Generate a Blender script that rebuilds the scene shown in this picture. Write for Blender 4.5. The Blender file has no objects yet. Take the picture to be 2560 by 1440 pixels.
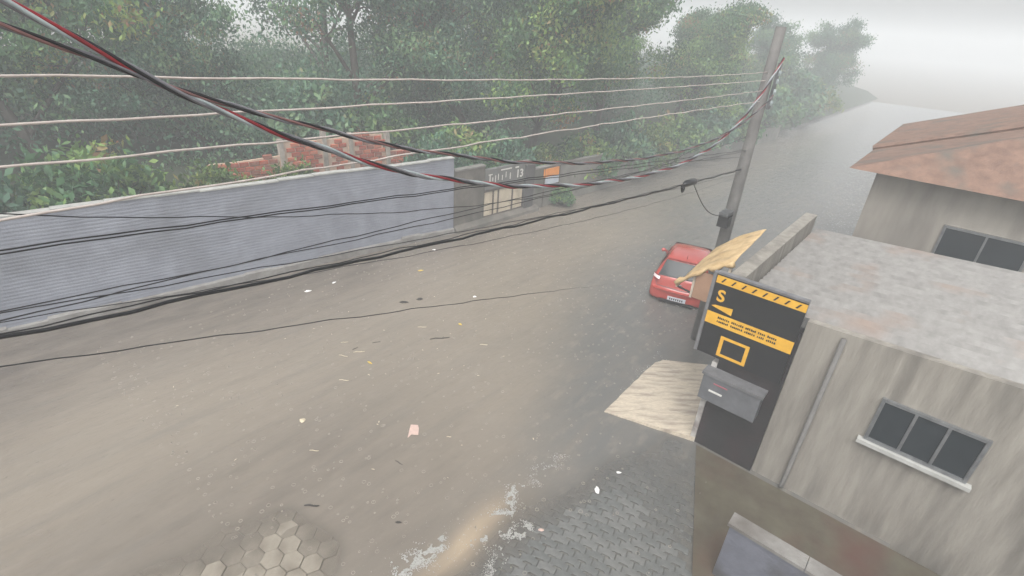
import bpy, math, random
import numpy as np
from mathutils import Vector, Matrix

R = math.radians
scene = bpy.context.scene
COL = scene.collection

# ------------------------------------------------------------------ camera
cam_d = bpy.data.cameras.new('camera')
cam = bpy.data.objects.new('camera', cam_d)
COL.objects.link(cam)
scene.camera = cam
cam_d.sensor_fit = 'HORIZONTAL'
cam_d.sensor_width = 36.0
cam_d.lens = 36.0 * 1291.0 / 2560.0
cam_d.clip_start = 0.05
cam_d.clip_end = 2000.0
CAM_H, PITCH, ROLL = 7.2, R(27.5), R(4.15)
fwd = Vector((0, math.cos(PITCH), -math.sin(PITCH)))
up0 = Vector((0, math.sin(PITCH), math.cos(PITCH)))
rt0 = Vector((1, 0, 0))
rt = math.cos(ROLL) * rt0 + math.sin(ROLL) * up0
up = -math.sin(ROLL) * rt0 + math.cos(ROLL) * up0
mcam = Matrix(((rt.x, up.x, -fwd.x, 0), (rt.y, up.y, -fwd.y, 0), (rt.z, up.z, -fwd.z, CAM_H), (0, 0, 0, 1)))
cam.matrix_world = mcam

# ------------------------------------------------------------------ world and sun (rainy overcast)
SUN_EL, SUN_AZ = R(58), R(200)
world = bpy.data.worlds.new('World')
scene.world = world
world.use_nodes = True
wn = world.node_tree.nodes
wl = world.node_tree.links
wn.clear()
w_out = wn.new('ShaderNodeOutputWorld')
w_bg = wn.new('ShaderNodeBackground')
w_sky = wn.new('ShaderNodeTexSky')
w_sky.sky_type = 'NISHITA'
w_sky.sun_disc = False
w_sky.sun_elevation = SUN_EL
w_sky.sun_rotation = SUN_AZ
w_sky.air_density = 1.0
w_sky.dust_density = 6.0
w_sky.ozone_density = 1.0
w_hs = wn.new('ShaderNodeHueSaturation')          # cloud cover takes the blue out of the sky
w_hs.inputs['Saturation'].default_value = 0.10
w_bg.inputs['Strength'].default_value = 0.13
wl.new(w_sky.outputs[0], w_hs.inputs['Color'])
wl.new(w_hs.outputs[0], w_bg.inputs['Color'])
wl.new(w_bg.outputs[0], w_out.inputs['Surface'])

sun_d = bpy.data.lights.new('sun', 'SUN')
sun_d.energy = 0.9
sun_d.angle = R(40)
sun_d.color = (1.0, 0.97, 0.93)
sun = bpy.data.objects.new('sun', sun_d)
COL.objects.link(sun)
sdir = Vector((math.sin(SUN_AZ) * math.cos(SUN_EL), math.cos(SUN_AZ) * math.cos(SUN_EL), math.sin(SUN_EL)))
sun.rotation_euler = sdir.to_track_quat('Z', 'Y').to_euler()
sun.location = (0, 0, 60)

vs = scene.view_settings
vs.view_transform = 'Standard'
vs.look = 'None'
vs.exposure = 0.80
vs.gamma = 1.0
vs.use_curve_mapping = False
cy = scene.cycles
cy.use_denoising = True
cy.max_bounces = 6
cy.diffuse_bounces = 3
cy.glossy_bounces = 3
cy.transmission_bounces = 4
cy.transparent_max_bounces = 10
cy.volume_bounces = 2
cy.volume_step_rate = 4.0
cy.sample_clamp_indirect = 6.0

rng = random.Random(7)
nrng = np.random.default_rng(11)

# ------------------------------------------------------------------ road frame: s runs along the kerb, t across towards the far wall
K0 = (-1.14, 4.64)
_l = math.hypot(.63, .777)
ES = (.63 / _l, .777 / _l)
ET = (-ES[1], ES[0])
def W(s, t, z=0.0):
    return (K0[0] + ES[0] * s + ET[0] * t, K0[1] + ES[1] * s + ET[1] * t, z)
ROAD_ANG = math.atan2(ES[1], ES[0])

def smooth(a, b, x):
    x = min(1.0, max(0.0, (x - a) / (b - a)))
    return x * x * (3 - 2 * x)

def lin(r, g, b):
    f = lambda c: (c / 255 / 12.92) if c / 255 <= 0.04045 else ((c / 255 + 0.055) / 1.055) ** 2.4
    return (f(r), f(g), f(b), 1.0)

# ------------------------------------------------------------------ materials
MATS = {}
def mat(name, c1, c2=None, rough=0.7, scale=4.0, bump=0.0, bscale=30.0, spec=0.5, metal=0.0, stretch=None, detail=6.0, coat=0.0, c3=None, s3=1.0, f3=(0.5, 0.7), ior=1.45):
    m = bpy.data.materials.new(name)
    m.use_nodes = True
    nt = m.node_tree; N = nt.nodes; L = nt.links
    b = N['Principled BSDF']
    b.inputs['Roughness'].default_value = rough
    b.inputs['Metallic'].default_value = metal
    b.inputs['IOR'].default_value = ior
    b.inputs['Specular IOR Level'].default_value = spec
    b.inputs['Coat Weight'].default_value = coat
    b.inputs['Coat Roughness'].default_value = 0.08
    tc = N.new('ShaderNodeTexCoord')
    mp = N.new('ShaderNodeMapping')
    L.new(tc.outputs['Object'], mp.inputs['Vector'])
    if stretch:
        mp.inputs['Scale'].default_value = stretch
    if c2 is None:
        c2 = tuple(x * 0.75 for x in c1[:3]) + (1,)
    no = N.new('ShaderNodeTexNoise')
    no.inputs['Scale'].default_value = scale
    no.inputs['Detail'].default_value = detail
    no.inputs['Roughness'].default_value = 0.62
    L.new(mp.outputs[0], no.inputs['Vector'])
    cr = N.new('ShaderNodeValToRGB')
    cr.color_ramp.elements[0].position = 0.32
    cr.color_ramp.elements[1].position = 0.68
    cr.color_ramp.elements[0].color = c2
    cr.color_ramp.elements[1].color = c1
    L.new(no.outputs['Fac'], cr.inputs['Fac'])
    out = cr.outputs['Color']
    if c3 is not None:
        n3 = N.new('ShaderNodeTexNoise')
        n3.inputs['Scale'].default_value = s3
        n3.inputs['Detail'].default_value = 5
        L.new(mp.outputs[0], n3.inputs['Vector'])
        r3 = N.new('ShaderNodeValToRGB')
        r3.color_ramp.elements[0].position = f3[0]
        r3.color_ramp.elements[1].position = f3[1]
        L.new(n3.outputs['Fac'], r3.inputs['Fac'])
        mx = N.new('ShaderNodeMix'); mx.data_type = 'RGBA'
        L.new(r3.outputs['Color'], mx.inputs['Factor'])
        L.new(out, mx.inputs[6])
        mx.inputs[7].default_value = c3
        out = mx.outputs[2]
    L.new(out, b.inputs['Base Color'])
    if bump > 0:
        bn = N.new('ShaderNodeTexNoise')
        bn.inputs['Scale'].default_value = bscale
        bn.inputs['Detail'].default_value = 6
        L.new(mp.outputs[0], bn.inputs['Vector'])
        bp = N.new('ShaderNodeBump')
        bp.inputs['Strength'].default_value = bump
        bp.inputs['Distance'].default_value = 0.02
        L.new(bn.outputs['Fac'], bp.inputs['Height'])
        L.new(bp.outputs[0], b.inputs['Normal'])
    MATS[name] = m
    return m

def plain(name, c, rough=0.5, **k):
    return mat(name, c, tuple(x * 0.85 for x in c[:3]) + (1,), rough=rough, **k)

# ------------------------------------------------------------------ mesh builder
class MB:
    def __init__(self):
        self.v = []; self.f = []; self.attr = None
    def add(self, vs, fs):
        o = len(self.v)
        self.v.extend([tuple(p) for p in vs]); self.f.extend([tuple(i + o for i in f) for f in fs])
    def hexa(self, p):   # eight corners: bottom 0-3 (ccw), top 4-7
        self.add(p, [(3, 2, 1, 0), (4, 5, 6, 7), (0, 1, 5, 4), (1, 2, 6, 5), (2, 3, 7, 6), (3, 0, 4, 7)])
    def box(self, x0, x1, y0, y1, z0, z1, fn=None):
        p = [(x0, y0, z0), (x1, y0, z0), (x1, y1, z0), (x0, y1, z0), (x0, y0, z1), (x1, y0, z1), (x1, y1, z1), (x0, y1, z1)]
        if fn: p = [fn(*q) for q in p]
        self.hexa(p)
    def tube(self, path, rad, n=6, cap=True):
        P = [Vector(p) for p in path]; m = len(P)
        if not hasattr(rad, '__len__'): rad = [rad] * m
        ref = Vector((0, 0, 1))
        if abs((P[-1] - P[0]).normalized().z) > 0.8: ref = Vector((1, 0, 0))
        o = len(self.v)
        for i in range(m):
            d = (P[min(i + 1, m - 1)] - P[max(i - 1, 0)])
            if d.length < 1e-9: d = Vector((0, 0, 1))
            d.normalize()
            a = d.cross(ref)
            if a.length < 1e-5: a = d.cross(Vector((0, 1, 0)))
            a.normalize(); b = a.cross(d)
            for k in range(n):
                th = 2 * math.pi * k / n
                q = P[i] + (a * math.cos(th) + b * math.sin(th)) * rad[i]
                self.v.append(q[:])
        for i in range(m - 1):
            for k in range(n):
                k2 = (k + 1) % n
                self.f.append((o + i * n + k, o + i * n + k2, o + (i + 1) * n + k2, o + (i + 1) * n + k))
        if cap:
            self.f.append(tuple(o + k for k in range(n))[::-1])
            self.f.append(tuple(o + (m - 1) * n + k for k in range(n)))
    def prism(self, poly, z0, z1):    # poly: list of (x, y)
        n = len(poly)
        self.add([(x, y, z0) for x, y in poly] + [(x, y, z1) for x, y in poly],
                 [tuple(range(n))[::-1], tuple(range(n, 2 * n))] + [(i, (i + 1) % n, n + (i + 1) % n, n + i) for i in range(n)])
    def mesh(self, name, m, off=(0, 0, 0), smooth_=False):
        me = bpy.data.meshes.new(name)
        ox, oy, oz = off
        me.from_pydata([(x - ox, y - oy, z - oz) for x, y, z in self.v], [], self.f)
        if m is not None: me.materials.append(m)
        if smooth_: me.shade_smooth()
        me.update()
        return me

def wpos(o):
    p = Vector((0, 0, 0))
    while o is not None:
        p += o.location; o = o.parent
    return p

def tag(o, label=None, cat=None, group=None, kind=None):
    if label: o['label'] = label
    if cat: o['category'] = cat
    if group: o['group'] = group
    if kind: o['kind'] = kind
    return o

def thing(name, loc, label, cat, group=None):
    o = bpy.data.objects.new(name, None)
    o.empty_display_size = 0.2
    COL.objects.link(o); o.location = loc
    return tag(o, label, cat, group)

def build(name, mb, m, parent=None, at=None, smooth_=False):
    """link a builder holding world coordinates as one mesh object whose origin is `at` (default the parent's origin)"""
    base = wpos(parent) if parent is not None else Vector((0, 0, 0))
    org = Vector(at) if at is not None else base
    me = mb.mesh(name, m, org, smooth_)
    o = bpy.data.objects.new(name, me)
    COL.objects.link(o)
    if parent is not None: o.parent = parent
    o.location = org - base
    return o

def inst(name, me, parent, loc, rot=(0, 0, 0), scale=(1, 1, 1)):
    o = bpy.data.objects.new(name, me)
    COL.objects.link(o)
    if parent is not None:
        o.parent = parent; o.location = Vector(loc) - wpos(parent)
    else:
        o.location = loc
    o.rotation_euler = rot; o.scale = scale
    return o

# simple value noise for shaping ground and edges
def vnoise(x, y, seed=0):
    def h(i, j):
        n = math.sin(i * 127.1 + j * 311.7 + seed * 74.7) * 43758.5453
        return n - math.floor(n)
    i, j = math.floor(x), math.floor(y); u, v = x - i, y - j
    u = u * u * (3 - 2 * u); v = v * v * (3 - 2 * v)
    return (h(i, j) * (1 - u) + h(i + 1, j) * u) * (1 - v) + (h(i, j + 1) * (1 - u) + h(i + 1, j + 1) * u) * v

# ================================================================== GROUND
def road_h(s, t):
    base = -0.16
    n = (vnoise(s * .8, t * .8, 3) - 0.5) * 0.035 + (vnoise(s * 2.7, t * 2.7, 5) - 0.5) * 0.012
    rise = smooth(2.0, -1.3, s) * smooth(-0.5, 1.2, t) * smooth(5.4, 2.0, t)
    return base + rise * 0.172 + n * (0.4 + rise)

def walk_h(s, t):
    edge = max(-0.06, min(0.03, (-t - 0.85) * 0.06))
    return edge - max(0.0, s - 2.0) * 0.021 + (vnoise(s * 1.3, t * 1.3, 9) - 0.5) * 0.018

m_roadbed = mat('road_bed_mud', lin(120, 110, 96), lin(95, 88, 78), rough=0.5, scale=3, bump=0.3)
m_joint = mat('joint_sand_wet', lin(112, 110, 104), lin(88, 86, 81), rough=0.45, scale=9, bump=0.5)

# ground reaching the horizon
mb = MB()
mb.add([(-310, -130, -0.45), (310, -130, -0.45), (310, 420, -0.45), (-310, 420, -0.45)], [(0, 1, 2, 3)])
tag(build('ground', mb, m_roadbed), kind='structure')

def grid(s0, s1, ds, t0, t1, dt, h):
    mb = MB()
    ss = np.arange(s0, s1 + 1e-6, ds); ts = np.arange(t0, t1 + 1e-6, dt)
    for s in ss:
        for t in ts:
            mb.v.append(W(s, t, h(s, t)))
    nt_ = len(ts)
    for i in range(len(ss) - 1):
        for j in range(nt_ - 1):
            a = i * nt_ + j
            mb.f.append((a, a + nt_, a + nt_ + 1, a + 1))
    return mb, ss, ts

mb, _, _ = grid(-9, 60, 0.5, 0.05, 13, 0.35, lambda s, t: road_h(s, t) - 0.03)
m_roadj = mat('road_joint_mud', lin(140, 130, 115), lin(118, 109, 97), rough=0.4, scale=6, bump=0.3)
road = tag(build('road', mb, m_roadj, at=W(0, 0, 0)), kind='structure')

# hexagonal road setts that break the surface where the flow thins out
m_hex = mat('hex_sett_concrete', lin(150, 142, 129), lin(132, 124, 112), rough=0.28, scale=6, bump=0.35, bscale=90, c3=lin(112, 104, 93), s3=2.4, f3=(.48, .7))
hx = []
rad = 0.168
meshes_hex = []
for k in range(4):
    h = MB()
    r0, r1 = rad * 0.985, rad * 0.93
    pts0 = [(r0 * math.cos(R(60 * i + 30)) * (1 + rng.uniform(-.015, .015)), r0 * math.sin(R(60 * i + 30)) * (1 + rng.uniform(-.015, .015))) for i in range(6)]
    pts1 = [(x * r1 / r0, y * r1 / r0) for x, y in pts0]
    v = [(x, y, -0.06) for x, y in pts0] + [(x, y, -0.010) for x, y in pts0] + [(x, y, 0.0) for x, y in pts1] + [(0, 0, rng.uniform(-0.002, 0.002))]
    f = [(i, (i + 1) % 6, 6 + (i + 1) % 6, 6 + i) for i in range(6)] + [(6 + i, 6 + (i + 1) % 6, 12 + (i + 1) % 6, 12 + i) for i in range(6)] + [(12 + i, 12 + (i + 1) % 6, 18) for i in range(6)]
    h.add(v, f)
    meshes_hex.append(h.mesh('hexagonal_sett', m_hex))
dx, dy = rad * math.sqrt(3), rad * 1.5
HEX_ANG = ROAD_ANG + R(8)
for i in range(-22, 22):
    for j in range(-22, 22):
        x = (i + (j % 2) * 0.5) * dx; y = j * dy
        c, s_ = math.cos(R(8)), math.sin(R(8))
        s, t = x * c - y * s_ - 1.0, x * s_ + y * c + 2.2
        if s < -5.0 or s > 1.6 or t < 0.25 or t > 6.0: continue
        zz = road_h(s, t)
        if zz > -0.045: hx.append((zz if math.hypot(s + .6, t - 1.6) < 2.2 else zz - .5, s, t))
hx.sort(key=lambda q: -q[0])
hx = [(road_h(s, t), s, t) for zz, s, t in hx]
hrest = MB()
for zz, s, t in hx[290:]:
    c, s_ = math.cos(HEX_ANG), math.sin(HEX_ANG); X, Y, Z = W(s, t, zz + rng.uniform(-.006, .004)); src = meshes_hex[0]
    hrest.add([(X + q.co.x * c - q.co.y * s_, Y + q.co.x * s_ + q.co.y * c, Z + q.co.z) for q in src.vertices], [tuple(f.vertices) for f in src.polygons])
if hrest.v: tag(build('hexagonal_sett_field', hrest, m_hex, road), kind='stuff')
for zz, s, t in hx[:290]:
    inst('hexagonal_sett', rng.choice(meshes_hex), road, W(s, t, zz + rng.uniform(-.014, .006)), (rng.uniform(-.04, .04), rng.uniform(-.04, .04), HEX_ANG + rng.choice((0, 1, 2, 3, 4, 5)) * R(60)))

# pavement of interlocking zigzag blocks on the near side
mb, _, _ = grid(-4.5, 5.8, 0.3, -4.5, 0.0, 0.3, lambda s, t: walk_h(s, t) - 0.024)
pavement = tag(build('pavement', mb, m_joint, at=W(0, 0, 0)), kind='structure')
m_pav = mat('paving_block_concrete', lin(106, 107, 105), lin(86, 88, 86), rough=0.10, scale=7, bump=0.3, bscale=120, c3=lin(92, 93, 90), s3=1.1, f3=(0.48, 0.72))
m_pav2 = mat('paving_block_concrete_pale', lin(114, 114, 111), lin(95, 96, 94), rough=0.10, scale=7, bump=0.3, bscale=120, c3=lin(100, 101, 98), s3=1.3)
PL, PW_ = 0.285, 0.135
def block_mesh(mm):
    h = MB(); a = 0.012; g = 0.0045
    # zigzag outline of a sixteen-sided block
    hl, hw = PL / 2 - g, PW_ / 2 - g
    xs = [-1, -.62, -.12, .12, .62, 1]
    top = [(-hl, hw - a), (-hl * .55, hw - a), (-hl * .35, hw + a), (hl * .35, hw + a), (hl * .55, hw - a), (hl, hw - a)]
    bot = [(hl, -hw - a), (hl * .55, -hw - a), (hl * .35, -hw + a), (-hl * .35, -hw + a), (-hl * .55, -hw - a), (-hl, -hw - a)]
    out = bot[::-1] + top[::-1]
    out = [(x, y) for x, y in out]
    inn = [(x * 0.945, y * 0.89) for x, y in out]
    n = len(out)
    v = [(x, y, -0.05) for x, y in out] + [(x, y, -0.007) for x, y in out] + [(x, y, 0.0) for x, y in inn]
    f = [(i, (i + 1) % n, n + (i + 1) % n, n + i) for i in range(n)] + [(n + i, n + (i + 1) % n, 2 * n + (i + 1) % n, 2 * n + i) for i in range(n)] + [tuple(range(2 * n, 3 * n))]
    h.add(v, f)
    return h
blk = [block_mesh(m_pav).mesh('paving_block', m_pav), block_mesh(m_pav2).mesh('paving_block', m_pav2)]
PANG = math.atan2(-0.46, 1.0)          # courses run a little askew to the kerb
ca, sa = math.cos(PANG), math.sin(PANG)
def forecourt_t(s):                    # edge between blocks and the smooth forecourt floor
    return -1.95 + (s - 5.5) * 0.40
spots = []
P0 = Vector((1.9, 5.9))
for j in range(-52, 52):
    for i in range(-26, 26):
        x = (i + 0.5 * (j % 2)) * PL; y = j * PW_
        X, Y = P0.x + x * ca - y * sa, P0.y + x * sa + y * ca
        rs = (X - K0[0]) * ES[0] + (Y - K0[1]) * ES[1]; rtt = (X - K0[0]) * ET[0] + (Y - K0[1]) * ET[1]
        if rtt > -0.12 or rtt < forecourt_t(rs) + 0.08 or rs < -1.2 or rs > 5.15 + (-0.1 - rtt) * 0.3 - 0.05: continue
        z = walk_h(rs, rtt)
        if z < -0.05: continue
        spots.append((math.hypot(X - 0.6, Y) , X, Y, z))
spots.sort()
vis = [q for q in spots if (q[2] > 4.45)]
rest = [q for q in spots if not (q[2] > 4.45)]
for d, X, Y, z in vis[:300]:
    inst('paving_block', blk[0] if rng.random() < 0.6 else blk[1], pavement, (X, Y, z + rng.uniform(-.003, .003)), (rng.uniform(-.022, .022), rng.uniform(-.022, .022), PANG + rng.uniform(-.02, .02)))
mbr = MB(); bm_ = block_mesh(None)
for d, X, Y, z in vis[300:] + rest:
    a2 = PANG + rng.uniform(-.02, .02); c, s_ = math.cos(a2), math.sin(a2); tx, ty = rng.uniform(-.02, .02), rng.uniform(-.02, .02); dz = rng.uniform(-.003, .003)
    mbr.add([(X + x * c - y * s_, Y + x * s_ + y * c, z + dz + zz + tx * x + ty * y) for x, y, zz in bm_.v], bm_.f)
tag(build('paving_block_field', mbr, m_pav, pavement), kind='stuff')

# smooth wet forecourt floor beside the shop
m_fore = mat('forecourt_cement_wet', lin(92, 88, 74), lin(74, 66, 56), rough=0.16, scale=1.6, bump=0.12, bscale=20, c3=lin(84, 58, 50), s3=0.7, f3=(0.5, 0.75))
mb = MB()
pts = [W(5.52, -1.93, 0.02), W(2.9, forecourt_t(2.9), 0.032), W(-2.0, forecourt_t(-2.0), 0.04), W(-2.0, -8, 0.05), W(5.52, -8, 0.05)]
n = len(pts)
mb.add(pts + [(x, y, z - 0.12) for x, y, z in pts], [(0, 1, 2, 3, 4)[::-1]] + [(i, (i + 1) % n, n + (i + 1) % n, n + i) for i in range(n)])
tag(build('forecourt', mb, m_fore, at=W(4, -3, 0)), kind='structure')

# kerb stones, drowned by the runoff
m_kerb = mat('kerb_concrete', lin(120, 117, 108), lin(96, 93, 86), rough=0.4, scale=5, bump=0.4)
kerb = tag(bpy.data.objects.new('kerb', None), kind='structure'); COL.objects.link(kerb); kerb.location = W(0, 0, -0.2)
for i in range(-4, 30):
    s0 = i * 1.0
    zt = walk_h(s0 + .5, -0.06) - 0.004
    h = MB(); h.box(s0 + 0.006, s0 + 0.994, -0.115, 0.035, -0.3, zt, W)
    build('kerb_stone', h, m_kerb, kerb)

# far pavement along the near side beyond the ramp (under the water)
mb = MB(); mb.box(5.8, 60, -6, -0.02, -0.3, -0.05, W)
tag(build('pavement_beyond_ramp', mb, m_kerb, at=W(8, -2, -0.1)), kind='structure')

# ================================================================== FLOOD WATER
def water_mat():
    m = bpy.data.materials.new('muddy_flood_water'); m.use_nodes = True
    nt = m.node_tree; N = nt.nodes; L = nt.links
    b = N['Principled BSDF']; out = N['Material Output']
    tc = N.new('ShaderNodeTexCoord')
    # coordinates turned into the road frame: x along the street, y across
    mp = N.new('ShaderNodeMapping'); mp.vector_type = 'TEXTURE'
    mp.inputs['Rotation'].default_value = (0, 0, ROAD_ANG)
    L.new(tc.outputs['Object'], mp.inputs['Vector'])
    at = N.new('ShaderNodeAttribute'); at.attribute_name = 'depth'
    silt = N.new('ShaderNodeAttribute'); silt.attribute_name = 'silt'
    sand = N.new('ShaderNodeAttribute'); sand.attribute_name = 'sand'
    def noise(scale, detail=4, stretch=(1, 1, 1), rough=0.55):
        q = N.new('ShaderNodeMapping'); q.inputs['Scale'].default_value = stretch
        L.new(mp.outputs[0], q.inputs['Vector'])
        n = N.new('ShaderNodeTexNoise'); n.inputs['Scale'].default_value = scale; n.inputs['Detail'].default_value = detail; n.inputs['Roughness'].default_value = rough
        L.new(q.outputs[0], n.inputs['Vector']); return n
    def math_(op, a, bb=None, clamp=False):
        n = N.new('ShaderNodeMath'); n.operation = op; n.use_clamp = clamp
        for i, x in enumerate((a, bb)):
            if x is None: continue
            if isinstance(x, (int, float)): n.inputs[i].default_value = x
            else: L.new(x, n.inputs[i])
        return n.outputs[0]
    def mix(f, a, bb):
        n = N.new('ShaderNodeMix'); n.data_type = 'RGBA'
        L.new(f, n.inputs['Factor'])
        for i, x in ((6, a), (7, bb)):
            if isinstance(x, tuple): n.inputs[i].default_value = x
            else: L.new(x, n.inputs[i])
        return n.outputs[2]
    cloud = noise(0.45, 5, (0.45, 1.2, 1))
    cl2 = noise(1.6, 5, (0.5, 1.6, 1))
    f = math_('ADD', silt.outputs['Fac'], math_('MULTIPLY', math_('SUBTRACT', cloud.outputs['Fac'], 0.5), 0.9))
    f = math_('ADD', f, math_('MULTIPLY', math_('SUBTRACT', cl2.outputs['Fac'], 0.5), 0.35), True)
    col = mix(f, lin(102, 101, 98), lin(133, 124, 112))
    col = mix(math_('MULTIPLY', math_('SUBTRACT', cl2.outputs['Fac'], 0.55, True), 1.4, True), col, lin(118, 109, 98))
    st_ = noise(1.1, 6, (0.25, 2.6, 1), .6); st2 = noise(3.5, 4, (0.5, 1.0, 1), .6)
    col = mix(math_('MULTIPLY', math_('SUBTRACT', st_.outputs['Fac'], 0.5, True), 2.2, True), col, lin(112, 107, 100))
    col = mix(math_('MULTIPLY', math_('SUBTRACT', st2.outputs['Fac'], 0.53, True), 1.6, True), col, lin(147, 138, 125))
    wm = N.new('ShaderNodeAttribute'); wm.attribute_name = 'wall_reflection_shallows'
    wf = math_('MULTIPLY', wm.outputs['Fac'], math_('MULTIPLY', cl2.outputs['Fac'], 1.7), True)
    col = mix(wf, col, lin(92, 85, 78))  # dark reflection of wall and trees painted in, plus the darker near shallows
    sf = math_('MULTIPLY', sand.outputs['Fac'], math_('MULTIPLY', cl2.outputs['Fac'], 1.7), True)
    col = mix(sf, col, lin(172, 154, 130))
    N.remove(b)                      # turbid water: an even scattering body under a rippled mirror surface
    df = N.new('ShaderNodeBsdfDiffuse'); L.new(col, df.inputs['Color'])
    gl = N.new('ShaderNodeBsdfGlossy'); gl.inputs['Roughness'].default_value = 0.045
    fr = N.new('ShaderNodeFresnel'); fr.inputs['IOR'].default_value = 1.55
    b = N.new('ShaderNodeMixShader')
    L.new(fr.outputs[0], b.inputs['Fac']); L.new(df.outputs[0], b.inputs[1]); L.new(gl.outputs[0], b.inputs[2])
    # ripples: runoff drift, wind chop and rings from rain drops
    r1 = noise(2.6, 3, (0.6, 1.7, 1), .45)
    r2 = noise(12.0, 3, (0.6, 1.5, 1), .5)
    vo = N.new('ShaderNodeTexVoronoi'); vo.inputs['Scale'].default_value = 6.5
    L.new(mp.outputs[0], vo.inputs['Vector'])
    ring = math_('MULTIPLY', math_('SINE', math_('MULTIPLY', vo.outputs['Distance'], 42.0)), math_('SUBTRACT', 0.55, vo.outputs['Distance'], True))
    vo2 = N.new('ShaderNodeTexVoronoi'); vo2.inputs['Scale'].default_value = 15
    L.new(mp.outputs[0], vo2.inputs['Vector'])
    ring2 = math_('MULTIPLY', math_('SINE', math_('MULTIPLY', vo2.outputs['Distance'], 30.0)), math_('SUBTRACT', 0.5, vo2.outputs['Distance'], True))
    hsum = math_('ADD', math_('MULTIPLY', r1.outputs['Fac'], 1.0), math_('MULTIPLY', r2.outputs['Fac'], 0.45))
    hsum = math_('ADD', hsum, math_('MULTIPLY', ring, 0.10))
    hsum = math_('ADD', hsum, math_('MULTIPLY', ring2, 0.05))
    bp = N.new('ShaderNodeBump'); bp.inputs['Strength'].default_value = 1.0; bp.inputs['Distance'].default_value = 0.036
    L.new(hsum, bp.inputs['Height']); L.new(bp.outputs[0], gl.inputs['Normal']); L.new(bp.outputs[0], fr.inputs['Normal'])
    # shallow water lets the ground show through
    a = math_('ADD', at.outputs['Fac'], math_('MULTIPLY', math_('SUBTRACT', cl2.outputs['Fac'], 0.5), 0.25))
    mr = N.new('ShaderNodeMapRange'); mr.interpolation_type = 'SMOOTHSTEP'
    mr.inputs['From Min'].default_value = 0.0; mr.inputs['From Max'].default_value = 1.0
    mr.inputs['To Min'].default_value = 0.25; mr.inputs['To Max'].default_value = 1.0
    L.new(a, mr.inputs['Value'])
    tr = N.new('ShaderNodeBsdfTransparent')
    ms = N.new('ShaderNodeMixShader')
    L.new(mr.outputs[0], ms.inputs['Fac']); L.new(tr.outputs[0], ms.inputs[1]); L.new(b.outputs[0], ms.inputs[2])
    L.new(ms.outputs[0], out.inputs['Surface'])
    return m
m_water = water_mat()

def grd(s, t):
    if t < -0.02: return walk_h(s, t) if s < 5.8 else -0.09
    return road_h(s, t)
ss = np.concatenate([np.arange(-9, -2.0, 0.5), np.arange(-2.0, 6.0, 0.12), np.arange(6.0, 16, 0.4), np.arange(16, 92, 2.0)])
ts = np.concatenate([np.arange(-5.2, -3.0, 0.4), np.arange(-3.0, 5.0, 0.12), np.arange(5.0, 13.6, 0.5)])
mb = MB(); dep = []; slt = []; snd = []; refl_shallow = []
for s in ss:
    for t in ts:
        ripple = 0.004 * math.sin(3.1 * s + 1.7 * t) * vnoise(s * 1.1, t * 1.1, 2)
        mb.v.append(W(s, t, ripple))
        d = -grd(s, t)
        dep.append(max(0.0, min(1.0, d / (0.05 if t < -0.02 else 0.034))))
        edge = float(np.interp(s, [-9, 2, 4, 6, 10, 20], [-1.4, -.8, .5, 1.6, 3.6, 4.2]))
        slt.append(smooth(edge - 1.2, edge + 1.6, t) * (1 - 0.55 * smooth(13, 20, s)))
        refl_shallow.append(.5 * smooth(4.5, 0.0, s) * smooth(5.5, 3.0, t) + .85 * smooth(5.6, 9.4, t - .35 * vnoise(s * .6, t * .6, 15) * 3) * (1 - .55 * smooth(10, 20, s)))  # clearer near shallows, then the painted dark reflection towards the far wall
        snd.append(math.exp(-(((s - 0.95) / 0.85) ** 2 + ((t + 0.17 + 0.06 * math.sin(s * 3)) / 0.23) ** 2)) * 0.9)
nT = len(ts)
for i in range(len(ss) - 1):
    for j in range(nT - 1):
        a = i * nT + j
        mb.f.append((a, a + nT, a + nT + 1, a + 1))
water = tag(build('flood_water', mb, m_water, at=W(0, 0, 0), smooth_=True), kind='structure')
for nm, arr in (('depth', dep), ('silt', slt), ('sand', snd), ('wall_reflection_shallows', refl_shallow)):
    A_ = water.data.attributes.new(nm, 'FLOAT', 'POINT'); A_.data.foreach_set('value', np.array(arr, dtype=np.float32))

# foam where the runoff breaks over the kerb
m_foam = mat('foam', lin(180, 180, 177), lin(148, 147, 142), rough=0.5, scale=40)
fm = MB()
def foam_blob(s, t, r):
    c = W(s, t, 0.004 + 0.2 * r)
    k = 6; a0 = rng.random() * 6
    v = [(c[0] + r * math.cos(a0 + 2 * math.pi * i / k) * rng.uniform(.7, 1.2), c[1] + r * math.sin(a0 + 2 * math.pi * i / k) * rng.uniform(.7, 1.2), c[2] - 0.5 * r) for i in range(k)]
    v += [(c[0] + 0.6 * (x - c[0]), c[1] + 0.6 * (y - c[1]), c[2] + r * rng.uniform(.2, .5)) for x, y, z in v]
    v.append((c[0], c[1], c[2] + r * 0.65))
    fm.add(v, [(i, (i + 1) % k, k + (i + 1) % k, k + i) for i in range(k)] + [(k + i, k + (i + 1) % k, 2 * k) for i in range(k)])
def strand(p, q, wid, n, r0, r1, curl=0.12):
    sd = rng.random() * 50
    for i in range(n * 5):
        u = rng.random(); s = p[0] + (q[0] - p[0]) * u; t = p[1] + (q[1] - p[1]) * u
        o = (vnoise(u * 6, sd, 1) - .5) * 2 * curl
        s += rng.gauss(0, wid * .6); t += o + rng.gauss(0, wid)
        if vnoise(s * 7, t * 9, 21) * .6 + vnoise(s * 19, t * 23, 22) * .4 < 0.52: continue
        foam_blob(s, t, rng.uniform(r0, r1) * (0.35 + 0.6 * rng.random() ** 3))
strand((-0.15, 0.12), (0.45, 0.02), .085, 520, .006, .020)
strand((0.35, 0.14), (0.75, 0.10), .05, 260, .005, .016)
strand((0.95, -0.30), (1.85, -0.72), .05, 560, .005, .017, .16)
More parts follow.
